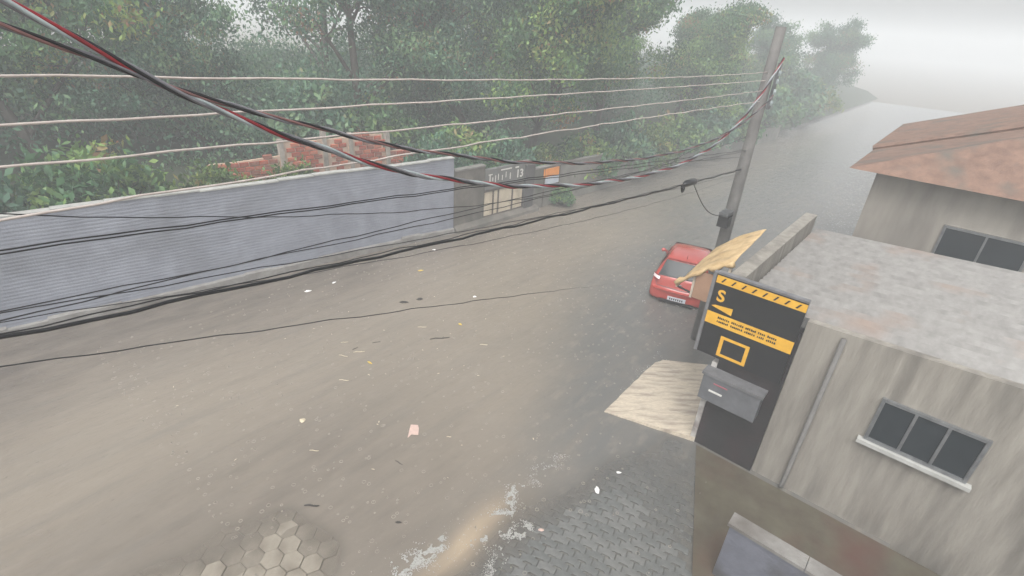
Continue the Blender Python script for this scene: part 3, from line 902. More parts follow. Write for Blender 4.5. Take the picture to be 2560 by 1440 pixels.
p = W2(25.5, 0.9, .1); put_shrub(0, p[0], p[1], p[2], 1.2, 1.35, 'haziest bush at the far end of the low wall')
for q_, (u_, v_, k_, sc_, lb_) in enumerate([(30.5, 1.2, 2, 1.5, 'faint bush on the far bank, first right of the pole'), (35.5, 2.0, 0, 1.7, 'faint bush on the far bank, second right of the pole'), (41.0, 2.0, 2, 1.8, 'faint bush on the far bank, third right of the pole'), (47.5, 2.2, 1, 1.9, 'faintest bush where the far bank ends in mist'), (38.0, 7.0, 0, 2.0, 'faint bush up the far bank under the misty tree')]):
    p = W2(u_, v_, .1 + .1 * v_); put_shrub(k_, p[0], p[1], p[2], q_ * 1.3, sc_, lb_)
p = W2(6.0, -0.25, -.05); put_shrub(0, p[0], p[1], p[2], 1.0, .42, 'small dark weed clump in the water below the orange sign', None)

# ================================================================== UTILITY POLE AND WIRES
m_polec = mat('pole_concrete', lin(112, 110, 107), lin(90, 88, 86), rough=0.7, scale=3, bump=0.3)
m_steel = mat('galvanised_steel', lin(120, 122, 124), lin(92, 94, 96), rough=0.45, metal=0.6, scale=6)
m_black = mat('black_cable_sheath', lin(34, 34, 36), lin(24, 24, 26), rough=0.35, scale=10)
m_dcab = mat('dark_grey_cable', lin(52, 52, 54), lin(38, 38, 40), rough=0.4, scale=10)
m_alu = mat('bare_aluminium_wire', lin(196, 186, 180), lin(170, 160, 154), rough=0.5, scale=14)
m_red = mat('red_insulation', lin(140, 34, 42), lin(112, 26, 32), rough=0.3, scale=10)
m_palei = mat('pale_insulation', lin(168, 178, 178), lin(138, 148, 150), rough=0.4, scale=10)
m_greyi = mat('grey_insulation', lin(122, 122, 126), lin(98, 98, 102), rough=0.35, scale=10)
m_pinki = mat('brown_insulation', lin(128, 92, 88), lin(100, 72, 70), rough=0.35, scale=10)
SP, TP = 9.35, -0.3
pole = thing('utility_pole', W(SP, TP, -.2), 'concrete utility pole with cables, behind the shop awning and the red car', 'pole')
h = MB(); h.tube([W(SP, TP, -.3), W(SP, TP, 3.5), W(SP, TP, 7.4)], [.155, .135, .10], 12); build('shaft', h, m_polec, pole, smooth_=True)
h = MB(); h.box(SP - .06, SP + .06, TP - .20, TP - .15, 5.85, 6.75, W); build('rack', h, m_steel, pole)
for z in (5.98, 6.2, 6.4, 6.56):
    h = MB(); h.tube([W(SP, TP - .20, z - .05), W(SP, TP - .20, z - .01), W(SP, TP - .20, z + .01), W(SP, TP - .20, z + .05)], [.035, .045, .045, .035], 8); build('insulator', h, m_palei, pole)
h = MB(); h.box(SP - .5, SP + .15, TP - .10, TP + .10, 3.52, 3.60, W); build('bracket', h, m_steel, pole)
h = MB(); h.box(SP - .42, SP - .18, TP - .12, TP + .12, 3.24, 3.50, W); build('junction_box', h, m_black, pole)

def poly(c, s):
    r_ = 0.0
    for k in c: r_ = r_ * s + k
    return r_
def path_of(c, t, s0, s1, n, wob=0.005, seed=0):
    out = []
    for i in range(n + 1):
        s = s0 + (s1 - s0) * i / n
        out.append(W(s, t + wob * .6 * math.sin(s * 5.1 + seed), poly(c, s) + wob * math.sin(s * 6.3 + seed * 2) + wob * .6 * math.sin(s * 13.7 + seed)))
    return out
def wire(name, c, t, s0, s1, r, m, label, group, n=90, wob=.005, seed=0):
    P = path_of(c, t, s0, s1, n, wob, seed)
    h = MB(); h.tube(P, r, 6)
    return tag(build(name, h, m, at=P[0], smooth_=True), label, 'wire', group)
g1 = 'bare wires strung in front of the trees'
wire('overhead_wire', [0.0021, -0.03549, 6.71032], -.3, -9, SP, .0074, m_alu, 'topmost pale bare wire crossing the trees almost level', g1, seed=1, wob=.003)
wire('overhead_wire', [0.00054, -0.0194, 6.53443], -.3, -9, SP, .0074, m_alu, 'second pale bare wire from the top, crossing the trees', g1, seed=2, wob=.003)
wire('overhead_wire', [0.00093, -0.02231, 6.32862], -.3, -9, SP, .0074, m_alu, 'third pale bare wire from the top, rising to the right', g1, seed=3, wob=.004)
wire('overhead_wire', [-0.00051, -0.00979, 6.12076], -.3, -9, SP, .0074, m_alu, 'lowest of the four pale bare wires, passing the brick ruin', g1, seed=4, wob=.006)

def bundle(c, t, s0, s1, strands, rs, pitch, label, ph=0.0, wob=.006):
    P = path_of(c, t, s0, s1, 10, 0)
    o = thing('twisted_cable', P[0], label, 'cable', 'twisted power cables')
    n = int((s1 - s0) / pitch * 14)
    for k, (m, rr) in enumerate(strands):
        pts = []
        for i in range(n + 1):
            s = s0 + (s1 - s0) * i / n
            a = 2 * math.pi * s / pitch + ph + 2 * math.pi * k / len(strands)
            z = poly(c, s) + wob * math.sin(s * 4.7) + wob * .6 * math.sin(s * 11.0)
            pts.append(W(s, t + rs * math.cos(a), z + rs * math.sin(a)))
        h = MB(); h.tube(pts, rr, 7)
        build('strand', h, m, o, smooth_=True)
    return o
SAGE = 9.2
bundle([0.000693, -0.007645, 0.054554, -0.298439, 5.9646], -.55, -4.2, SAGE, [(m_red, .0104), (m_palei, .0104), (m_greyi, .0104), (m_black, .0104)], .0132, .76, 'thick sagging cable of red, pale, grey and black strands twisted together', ph=2.2)
bundle([0.000284, -0.003396, 0.033605, -0.245766, 6.174015], -.55, -4.6, SAGE, [(m_black, .0082), (m_pinki, .0082), (m_greyi, .0082)], .0098, .62, 'thinner twisted cable of black and brownish strands above the red one', ph=.4)

g2 = 'dark telephone wires along the road'
wire('overhead_wire', [-0.00023, -0.08359, 5.76301], -.3, -9, SP, .0048, m_black, 'upper of the close pair of black wires across the blue grey wall', g2, seed=5)
wire('overhead_wire', [-0.00154, -0.08533, 5.7465], -.3, -9, SP, .0048, m_black, 'lower of the close pair of black wires across the blue grey wall', g2, seed=5.2)
wire('overhead_wire', [0.01873, -0.16225, 5.5704], -.2, -4.5, SP, .0036, m_black, 'single thin black wire just under the close pair on the blue grey wall', g2, seed=6)
wire('overhead_wire', [-0.00171, -0.04419, 5.49876], -.3, -9, SP, .0042, m_dcab, 'dark wire over the lower blue grey wall, rising across the beige gate', g2, seed=7)
wire('overhead_wire', [0.0048, -0.06227, 5.45276], -.3, -9, SP, .0040, m_dcab, 'dark wire running just below the one that crosses the beige gate', g2, seed=8)
wire('overhead_wire', [0.00201, -0.11179, 5.319], -.3, -9, SP, .0038, m_dcab, 'thin dark wire just above the thick black cable at the wall foot', g2, seed=9)
wire('telephone_cable', [0.00167, -0.09054, 5.23674], -.3, -9, SP, .0125, m_black, 'thickest black cable, skirting the foot of the blue grey wall', g2, seed=10, wob=.008)
wire('overhead_wire', [0.00180, -0.0925, 5.272], -.32, -9, SP, .0045, m_black, 'thin black wire lashed close along the top of the thickest black cable', g2, seed=11, wob=.008)
wire('overhead_wire', [0.00547, -0.13706, 5.12678], -.2, -6, SP, .0030, m_dcab, 'thin wire just below the thickest black cable over the brown water', g2, seed=12)
# lone drop wire over the open water
P = path_of([-0.00156, -0.26964, 4.47399], -.1, -6, SP - .2, 100, .006, 13)
h = MB(); h.tube(P, [.0042 if W_[0] < 26 else .002 for W_ in enumerate(P) for _ in (0,)][:0] or [.0042 * (1 - smooth(52, 66, i) * .7) for i in range(len(P))], 6)
tag(build('drop_wire', h, m_dcab, at=P[0], smooth_=True), 'lone thin wire crossing the open brown water left of the car', 'wire')
# splice closure on the thick cable and its tail to the pole bracket
s_c = 6.45
zc = poly([0.00167, -0.09054, 5.23674], s_c)
sp_ = thing('splice_closure', W(s_c, -.3, zc), 'dark cable splice hanging on the thick black cable before the pole', 'splice')
h = MB(); h.tube([W(s_c - .32, -.3, zc + .02), W(s_c - .22, -.3, zc + .03), W(s_c + .14, -.3, zc + .01), W(s_c + .26, -.3, zc)], [.03, .062, .062, .025], 9); build('sleeve', h, m_black, sp_, smooth_=True)
h = MB()
for k in range(3):
    h.tube([W(s_c - .3 + .05 * math.cos(a / 10 * 6.28 + k), -.3 + .015 * k, zc - .06 + (.055 + .01 * k) * math.sin(a / 10 * 6.28)) for a in range(11)], .012, 5)
build('slack_coil', h, m_black, sp_)
P = [W(s_c + .1 + (SP - s_c - .6) * u, -.3, zc * (1 - u) + 3.55 * u - .22 * math.sin(math.pi * u)) for u in [i / 14 for i in range(15)]]
h = MB(); h.tube(P, .009, 6); tag(build('drop_wire', h, m_black, at=P[0]), 'black tail wire dropping from the cable splice to the pole bracket', 'wire')

# ================================================================== RED HATCHBACK
m_paint = mat('red_car_paint', lin(176, 66, 55), lin(166, 60, 50), rough=0.2, scale=2, coat=0.8)
m_glass = mat('dark_car_glass', lin(30, 38, 42), lin(24, 30, 34), rough=0.10, scale=2, spec=0.35)
m_trim = mat('black_car_trim', lin(30, 30, 31), lin(22, 22, 23), rough=0.5, scale=6)
m_lens = mat('tail_lamp_lens', lin(150, 24, 26), lin(120, 16, 18), rough=0.12, scale=5, coat=1.0)
m_lensw = mat('tail_lamp_clear', lin(214, 198, 196), lin(190, 172, 172), rough=0.12, scale=5, coat=1.0)
m_tyre = mat('tyre_rubber', lin(30, 30, 30), lin(22, 22, 22), rough=0.8, scale=9)
m_rim = mat('wheel_rim', lin(150, 152, 154), lin(120, 122, 124), rough=0.35, metal=0.8, scale=6)
m_plate = mat('number_plate', lin(206, 208, 214), lin(184, 186, 194), rough=0.5, scale=9)
CAR_H = Vector((.40, .9165, 0)).normalized(); CAR_R = Vector((CAR_H.y, -CAR_H.x, 0))
CAR_O = Vector((4.83, 13.44, -0.17))
def CP(x, y, z):
    q = CAR_O + CAR_R * x + CAR_H * y
    return (q.x, q.y, CAR_O.z + z)
car = thing('hatchback_car', CAR_O[:], 'red hatchback seen from behind, standing in the flood beside the kerb', 'car')
# stations: y, bottom z, bumper half width, belt z, belt half width, roof z, roof half width
ST = [(-.02, .34, .60, .50, .58, .52, .50), (.02, .26, .76, .58, .76, .62, .66), (.07, .22, .81, .62, .82, .66, .72), (.10, .20, .83, .74, .815, .80, .70), (.14, .20, .84, .84, .81, .92, .66), (.22, .20, .84, .88, .81, 1.00, .62), (.36, .20, .845, .90, .81, 1.21, .575), (.50, .20, .845, .90, .81, 1.40, .535), (.60, .20, .845, .90, .815, 1.445, .535), (1.0, .20, .845, .89, .82, 1.475, .55), (1.5, .20, .84, .88, .82, 1.465, .555), (1.95, .20, .84, .87, .82, 1.42, .55), (2.25, .20, .84, .86, .82, 1.26, .565), (2.65, .20, .84, .85, .815, 1.00, .60), (2.85, .20, .84, .84, .80, .90, .62), (3.3, .20, .83, .78, .77, .84, .58), (3.65, .22, .79, .68, .72, .73, .52), (3.82, .28, .66, .56, .60, .60, .46)]
cb = MB(); NR = 0
for y, zb, hb, zbl, hbl, zr, hr in ST:
    half = [(0, zb), (hb * .8, zb), (hb * .96, zb + .05), (hb, zb + .16), (hb * 1.0, (zb + .16) * .45 + zbl * .55), (hbl, zbl), (hbl * .5 + hr * .5 + .015, (zbl + zr) / 2), (hr + .01, zr - .05), (hr * .86, zr - .005), (hr * .45, zr + .012), (0, zr + .016)]
    ring = [(x, z) for x, z in half] + [(-x, z) for x, z in half[-2:0:-1]]
    NR = len(ring)
    # seen from above the tail is bowed
    for x, z in ring:
        bow = 0.10 * (abs(x) / .84) ** 2.5 * smooth(.5, -.02, y)
        cb.v.append(CP(x, y + bow, z))
for i in range(len(ST) - 1):
    for k in range(NR):
        k2 = (k + 1) % NR
        cb.f.append((i * NR + k, i * NR + k2, (i + 1) * NR + k2, (i + 1) * NR + k))
cb.f.append(tuple(range(NR))[::-1]); cb.f.append(tuple((len(ST) - 1) * NR + k for k in range(NR)))
body = build('body', cb, m_paint, car, smooth_=True)
sm = body.modifiers.new('smooth', 'SUBSURF'); sm.levels = 2; sm.render_levels = 2
def patch(fn, nu, nv, thick=0.0):
    h = MB()
    for i in range(nu + 1):
        for j in range(nv + 1):
            h.v.append(CP(*fn(i / nu, j / nv)))
    for i in range(nu):
        for j in range(nv):
            a = i * (nv + 1) + j
            h.f.append((a, a + nv + 1, a + nv + 2, a + 1))
    return h
def rearglass(u, v, grow=0.0, lift=.012):
    hw = (.64 + grow) * (1 - v) + (.52 + grow) * v
    x = (u * 2 - 1) * hw
    z = 1.0 - grow + (.345 + grow * 1.6) * v - .02 * (abs(u * 2 - 1)) ** 2 * (1 - v)
    # body surface between y=.22 z=1.00 and y=.50 z=1.40
    y = .225 + (z - 1.016) * .715 + .085 * (abs(x) / .84) ** 2 - lift
    return x, y - 0.004, z
build('rear_window', patch(lambda u, v: rearglass(u, v, 0, .022), 10, 5), m_glass, car, smooth_=True)
build('rear_window_seal', patch(lambda u, v: rearglass(u, v, .035, .012), 10, 5), m_trim, car, smooth_=True)
for sgn in (-1, 1):
    def sidew(u, v, y0=.62, y1=1.28, sg=sgn):
        y = y0 + (y1 - y0) * u; y = y + (0.06 * v if y0 > 1.2 else 0.10 * v * (1 - u))
        z = .955 + (.40 if y0 < 1.2 else .40 - .16 * u * u) * v
        hw = .815 + (.575 - .815) * ((z - .90) / .55)
        return sg * (hw + .020), y, z
    build('side_window', patch(lambda u, v: sidew(u, v), 4, 3), m_glass, car)
    build('side_window', patch(lambda u, v: sidew(u, v, 1.36, 2.2), 4, 3), m_glass, car)
build('windscreen', patch(lambda u, v: ((u * 2 - 1) * (.66 - .12 * v), 2.66 - .60 * v, 1.01 + .37 * v), 6, 4), m_glass, car)
def boxc(x0, x1, y0, y1, z0, z1):
    h = MB(); h.box(x0, x1, y0, y1, z0, z1, CP); return h
seam = [(-.63, .235, 1.02), (-.69, .175, .93), (-.70, .125, .80), (-.66, .075, .69), (0, .035, .665), (.66, .075, .69), (.70, .125, .80), (.69, .175, .93), (.63, .235, 1.02)]
h = MB(); h.tube([CP(x, y - .004, z) for x, y, z in seam], .007, 5); build('tailgate_seam', h, m_trim, car)
h = MB(); h.tube([CP(-.05, .108, .80), CP(.05, .108, .80)], .022, 8); build('badge', h, m_rim, car)
h = MB()
for k in range(7):
    h.box(-.20 + k * .058, -.20 + k * .058 + .036, -.0575, -.0553, .365, .425, CP)
build('plate_characters', h, m_trim, car)
for sgn in (-1, 1):       # wrap-round tail lamps at the belt
    def lamp(u, v, sg=sgn):
        x = .60 + .20 * u; z = .80 + .17 * v + .03 * u
        y = .095 + .10 * (z - .8) / .17 * .6 + .14 * max(0, u - .3) ** 1.4 * 1.2
        return sg * x, y - .012, z
    lp = build('tail_lamp', patch(lamp, 6, 4), m_lens, car, smooth_=True)
    build('clear_lens', patch(lambda u, v: (lamp(u, v)[0], lamp(u, v)[1] - .012, .865 + .07 * v + .03 * u), 5, 2), m_lensw, lp)
build('lower_bumper_insert', boxc(-.50, .50, -.030, .03, .235, .30), m_trim, car)
build('number_plate', boxc(-.26, .26, -.055, -.03, .34, .455), m_plate, car)
build('bumper_ledge', patch(lambda u, v: ((u * 2 - 1) * .74, -.055 + .12 * v + .085 * abs(u * 2 - 1) ** 2.5, .60 + .03 * v), 10, 2), m_paint, car)
h = MB(); h.tube([CP(-.02, .225, 1.005), CP(.10, .235, 1.05), CP(.38, .26, 1.075)], [.018, .011, .008], 6); build('rear_wiper', h, m_trim, car)
h = MB(); h.tube([CP(0, .62, 1.46), CP(0, .50, 1.62)], [.008, .004], 5); build('antenna', h, m_trim, car)
build('roof_spoiler', patch(lambda u, v: ((u * 2 - 1) * .53, .44 + .15 * v + .05 * (u * 2 - 1) ** 2, 1.428 + .03 * v), 8, 2), m_paint, car, smooth_=True)
h = MB(); h.box(-.10, .10, .095, .115, .70, .735, CP); build('boot_handle', h, m_trim, car)
for sgn in (-1, 1):
    h = MB(); h.tube([CP(sgn * .80, 2.2, .93), CP(sgn * .86, 2.2, .97), CP(sgn * .92, 2.18, .97), CP(sgn * .96, 2.17, .96)], [.03, .05, .07, .04], 8); build('wing_mirror', h, m_paint, car, smooth_=True)
    for yy in (.72, 3.15):
        h = MB(); h.tube([CP(sgn * .66, yy, .30), CP(sgn * .70, yy, .30), CP(sgn * .84, yy, .30), CP(sgn * .87, yy, .30)], [.27, .30, .30, .27], 20)
        w_ = build('wheel', h, m_tyre, car)
        h = MB(); h.tube([CP(sgn * .86, yy, .30), CP(sgn * .882, yy, .30)], [.19, .17], 14); build('rim', h, m_rim, w_)

# ================================================================== SHOP ON THE NEAR SIDE
m_dark = mat('shop_black_paint', lin(44, 42, 43), lin(32, 30, 31), rough=0.4, scale=2.5, bump=0.2, c3=lin(58, 40, 42), s3=1.1, f3=(0.5, .75))
m_sign = mat('sign_black_vinyl', lin(34, 34, 36), lin(28, 28, 30), rough=0.3, scale=3)
m_yel = mat('sign_yellow', lin(226, 176, 60), lin(206, 156, 48), rough=0.4, scale=5)
m_edge = mat('sign_edge_metal', lin(128, 128, 130), lin(104, 104, 106), rough=0.45, scale=6, metal=0.3)
m_box = mat('grey_cabinet_paint', lin(104, 105, 108), lin(88, 89, 92), rough=0.4, scale=4)
m_roofm = mat('corrugated_roof_sheet', lin(128, 126, 122), lin(100, 97, 94), rough=0.4, scale=5, c3=lin(122, 98, 82), s3=.9, f3=(.55, .8))
m_par = mat('parapet_plaster', lin(150, 145, 136), lin(126, 121, 113), rough=.7, scale=6, bump=.5, bscale=40, c3=lin(100, 96, 90), s3=2.6, f3=(.5, .74), stretch=(1, 1, .14))
shop = thing('shop_building', W(7.5, -4.5, -.1), 'single storey black painted shop beside the concrete ramp', 'building')
h = MB(); h.box(5.60, 5.80, -2.95, -1.86, -.2, 3.05, W); build('side_wall', h, m_dark, shop)
h = MB(); h.hexa([W(5.66, -9, -.2), W(5.80, -9, -.2), W(5.80, -2.954, -.2), W(5.66, -2.954, -.2), W(5.66, -9, 3.54), W(5.80, -9, 3.54), W(5.80, -2.954, 3.25), W(5.66, -2.954, 3.25)]); build('rear_side_wall', h, m_par, shop)
h = MB(); h.box(5.804, 10.6, -2.02, -1.87, -.2, 3.05, W); build('front_wall', h, m_dark, shop)
h = MB(); h.box(5.70, 10.6, -1.86, -1.62, 3.054, 3.60, W); build('parapet', h, m_par, shop)
h = MB()
nco = 22
for i in range(nco):          # corrugated sheet roof, ridges running back from the street
    for j in (0, 1):
        s0 = 5.85 + 4.9 * (i + .5 * j) / nco; s1 = 5.85 + 4.9 * (i + .5 * (j + 1)) / nco
        z0, z1 = (3.17, 3.28) if j == 0 else (3.28, 3.17)
        h.add([W(s0, -1.9, z0), W(s1, -1.9, z1), W(s1, -9, z1 + .35), W(s0, -9, z0 + .35)], [(0, 1, 2, 3)])
build('roof', h, m_roofm, shop)
sg = thing('shop_sign', W(5.52, -2.4, 2.0), 'black sign board with yellow bands and lettering on the shop side wall', 'sign')
h = MB(); h.box(5.52, 5.585, -2.9, -1.46, 2.04, 3.60, W); build('board', h, m_sign, sg)
h = MB(); h.box(5.50, 5.60, -1.458, -1.40, 2.04, 3.62, W); build('edge_profile', h, m_edge, sg)
h = MB(); h.box(5.50, 5.60, -2.9, -1.46, 3.604, 3.64, W); build('edge_profile', h, m_edge, sg)
h = MB(); h.box(5.508, 5.516, -2.9, -1.40, 2.66, 2.885, W); build('yellow_band', h, m_yel, sg)
h = MB()
for k in range(66):           # fine print on the band, too small to read
    t0 = -1.66 - (k // 2) * .030
    if (k // 2) in (7, 15, 22, 27): continue
    z0 = 2.80 if k % 2 else 2.73
    h.box(5.502, 5.507, t0 - rng.uniform(.014, .025), t0, z0, z0 + rng.uniform(.028, .042), W)
build('fine_print', h, m_sign, sg)
h = MB(); h.box(5.508, 5.516, -2.9, -1.47, 3.44, 3.575, W); build('yellow_band', h, m_yel, sg)
h = MB()
for k in range(8):
    t0 = -1.55 - k * .17
    h.hexa([W(5.502, t0, 3.47), W(5.502, t0 - .03, 3.47), W(5.507, t0 - .03, 3.47), W(5.507, t0, 3.47), W(5.502, t0 - .05, 3.55), W(5.502, t0 - .08, 3.55), W(5.507, t0 - .08, 3.55), W(5.507, t0 - .05, 3.55)])
build('diagonal_mark', h, m_sign, sg)
SX = (-ET[0], -ET[1])
put_text('S', 0.30, m_yel, sg, W(5.512, -1.545, 3.12), SX)
h = MB(); h.hexa([W(5.506, -1.50, 3.00), W(5.506, -1.86, 2.93), W(5.512, -1.86, 2.93), W(5.512, -1.50, 3.00), W(5.506, -1.56, 3.03), W(5.506, -1.86, 3.06), W(5.512, -1.86, 3.06), W(5.512, -1.56, 3.03)]); build('yellow_swoosh', h, m_yel, sg)
h = MB()
for a, b_, z0, z1 in [(-1.86, -1.80, 2.10, 2.50), (-2.30, -2.24, 2.10, 2.50), (-2.24, -1.86, 2.10, 2.15), (-2.24, -1.86, 2.45, 2.50)]:
    h.box(5.508, 5.516, a, b_, z0, z1, W)
build('yellow_frame', h, m_yel, sg)
cbx = thing('wall_cabinet', W(5.5, -2.1, 1.2), 'grey metal cabinet with a white and a red dash under the black sign', 'cabinet')
h = MB(); h.box(5.34, 5.597, -2.75, -1.74, 1.22, 1.74, W); build('case', h, m_box, cbx)
h = MB(); h.box(5.32, 5.597, -2.78, -1.71, 1.744, 1.80, W); build('lid', h, m_edge, cbx)
h = MB(); h.box(5.33, 5.338, -2.14, -1.90, 1.44, 1.475, W); build('white_dash', h, m_white, cbx)
m_reddash = plain('red_dash_paint', lin(160, 90, 100), rough=.5)
h = MB(); h.box(5.33, 5.338, -2.2, -1.95, 1.62, 1.64, W); build('red_dash', h, m_reddash, cbx)
m_wpl = mat('white_worn_plaster', lin(196, 192, 188), lin(150, 146, 142), rough=.6, scale=4, bump=.6, c3=lin(120, 112, 108), s3=2.5)
h = MB()
for k in range(8):
    z0, z1 = -.1 + k * .25, -.1 + (k + 1) * .25
    w0, w1 = .07 + .03 * vnoise(k, 1, 1), .07 + .03 * vnoise(k + 1, 1, 1)
    h.hexa([W(5.66 - w0, -1.855, z0), W(5.66 + w0, -1.855, z0), W(5.66 + w0, -1.76, z0), W(5.66 - w0, -1.76, z0), W(5.66 - w1, -1.855, z1), W(5.66 + w1, -1.855, z1), W(5.66 + w1, -1.76, z1), W(5.66 - w1, -1.76, z1)])
build('corner_post', h, m_wpl, shop)

# beige awning over the ramp with its brown side panel
m_awn = mat('beige_awning_canvas', lin(206, 180, 138), lin(176, 148, 106), rough=.7, scale=5, bump=.5, bscale=22, c3=lin(136, 112, 84), s3=3.0, f3=(.55, .75))
m_pan = mat('brown_panel', lin(166, 132, 108), lin(150, 118, 96), rough=.6, scale=2, bump=.1)
m_fr = mat('panel_frame_paint', lin(196, 184, 168), lin(170, 158, 144), rough=.5, scale=5)
aw = thing('awning', W(7.4, -1.2, 2.5), 'sagging wet beige canvas awning projecting beside the black shop sign', 'awning')
h = MB(); NA, NBb = 40, 14
for i in range(NA + 1):
    for j in range(NBb + 1):
        u, v = i / NA, j / NBb
        s = 6.32 + 1.65 * u; t = -0.54 - 0.92 * v
        z = 2.80 + .23 * u + 0.74 * v + .10 * math.sin(math.pi * v) * (.7 + .3 * math.sin(u * 19)) + .05 * (vnoise(s * 6, t * 5, 3) - .5)
        if j == 0: z -= .07 + .04 * math.sin(u * 40)
        h.v.append(W(s, t, z))
for i in range(NA):
    for j in range(NBb):
        a = i * (NBb + 1) + j
        h.f.append((a, a + NBb + 1, a + NBb + 2, a + 1))
cn = build('canopy', h, m_awn, aw, smooth_=True)
so = cn.modifiers.new('thickness', 'SOLIDIFY'); so.thickness = .015
roll = [(6.30 + .03 * math.sin(k * 1.3), -0.50 - 0.96 * k / 12, 2.775 + 0.74 * (k / 12) + .075 * math.sin(math.pi * k / 12) + .02 * math.sin(k * 2.1)) for k in range(13)]
h = MB(); h.tube([W(*q) for q in roll], [.045 + .015 * math.sin(k * 1.7) for k in range(13)], 9); build('rolled_edge', h, m_awn, aw, smooth_=True)
h = MB(); h.tube([W(6.34, -.52, 2.70), W(7.97, -.52, 2.94)], .022, 7); build('front_bar', h, m_fr, aw)
h = MB(); h.tube([W(6.36, -.54, 2.70), W(6.36, -1.88, 2.55)], .02, 7); build('arm', h, m_trim, aw)
h = MB(); h.box(6.33, 6.36, -1.40, -.86, 2.60, 3.18, W); build('side_panel', h, m_pan, aw)
h = MB(); h.box(6.325, 6.365, -.856, -.815, 2.58, 3.1, W); h.box(6.325, 6.365, -1.45, -1.404, 2.58, 3.5, W); build('panel_frame', h, m_fr, aw)

# ================================================================== LOW WALL AND THE NEXT HOUSE ON THE NEAR SIDE
m_low = mat('low_wall_paint', lin(112, 114, 124), lin(94, 96, 105), rough=.55, scale=2.4, bump=.45, bscale=24, c3=lin(76, 75, 76), s3=1.5, f3=(.46, .72))
m_house = mat('house_plaster', lin(164, 158, 148), lin(138, 132, 124), rough=.75, scale=1.5, bump=.4, bscale=18, c3=lin(108, 103, 97), s3=1.0, f3=(.48, .72), stretch=(1, 1, .22))
m_tile = mat('roof_tile_clay', lin(132, 104, 88), lin(104, 80, 68), rough=.7, scale=4, bump=.4, c3=lin(92, 86, 78), s3=1.4)
m_al = mat('window_aluminium', lin(150, 152, 154), lin(120, 122, 124), rough=.35, metal=.6, scale=6)
m_wgl = mat('window_glass', lin(44, 50, 54), lin(34, 40, 44), rough=.06, spec=.5, scale=1)
E0 = Vector((3.30, 5.0)); PDx = Vector((ES[1], -ES[0]))
def WG(k, d, z):
    q = E0 + PDx * k + Vector(ES) * d
    return (q.x, q.y, z)
wg = thing('yard_wall', WG(2, .1, 0), 'low blue grey yard wall in the near right corner', 'wall')
h = MB(); h.box(0, 7, 0, .18, -.1, 1.10, WG); build('wall_face', h, m_low, wg)
for k in range(7):
    h = MB(); h.box(k * 1.0 - .03 + .004 * (k > 0), k * 1.0 + .965, -.035, .215, 1.104, 1.155, WG); build('coping_slab', h, m_foot, wg)
def window(parent, f, a0, a1, z0, z1, n=2):
    """f(a, out, z): a along the wall, out in front of it"""
    h = MB(); h.box(a0, a1, .004, .03, z0, z1, f); w = build('window', h, m_wgl, parent)
    bars = [(a0 - .05, a0, z0 - .05, z1 + .05), (a1, a1 + .05, z0 - .05, z1 + .05), (a0 + .002, a1 - .002, z0 - .05, z0), (a0 + .002, a1 - .002, z1, z1 + .05)]
    bars += [(a0 + (a1 - a0) * i / n - .02, a0 + (a1 - a0) * i / n + .02, z0 + .002, z1 - .002) for i in range(1, n)]
    for b_ in bars:
        h = MB(); h.box(b_[0], b_[1], .006, .06, b_[2], b_[3], f); build('frame', h, m_al, w)
    h = MB(); h.box(a0 - .12, a1 + .12, .004, .12, z0 - .12, z0 - .054, f); build('sill', h, m_cope, w)
# shop side wall details behind the sign
fs = lambda a, o, z: W(5.66 - o, -a, z)
window(shop, fs, 4.3, 5.5, 1.75, 2.45, 3)
h = MB(); h.tube([W(5.60, -3.5, 3.2), W(5.60, -3.5, .2), W(5.52, -3.5, .08)], .04, 9); build('downpipe', h, m_polec, shop, smooth_=True)
hs = thing('plastered_house', W(15, -6, 0), 'plastered house with clay tiled roof beyond the shop in the rain haze', 'house')
h = MB(); h.box(11.4, 20, -12, -2.6, -.2, 4.7, W); build('wall', h, m_house, hs)
rows = 26
rf = MB(); rf.add([W(10.9, -12, 4.72), W(20.5, -12, 4.72), W(20.5, -2.1, 4.72), W(10.9, -2.1, 4.72), W(14.0, -7.2, 6.6), W(20.5, -7.2, 6.6)], [(3, 2, 5, 4), (1, 0, 4, 5), (0, 3, 4), (2, 1, 5), (0, 1, 2, 3)])
roof_ = build('roof', rf, m_tile, hs)
rt_ = MB()
for k in range(29):
    s0 = 14.1 + k * .218
    rt_.tube([W(s0 + .1, -2.06, 4.75), W(s0 + .1, -7.2, 6.66)], .07, 6)
tag(build('tile_rows', rt_, m_tile, roof_), kind='stuff')
h = MB(); h.tube([W(13.9, -7.2, 6.66), W(20.52, -7.2, 6.68)], .11, 8); build('ridge', h, m_tile, roof_)
fh = lambda a, o, z: W(11.4 - o, -a, z)
window(hs, fh, 4.2, 5.6, 2.6, 3.8, 2)
window(hs, fh, 7.4, 8.8, 2.6, 3.8, 2)
window(hs, fh, 4.4, 5.4, .8, 1.8, 2)

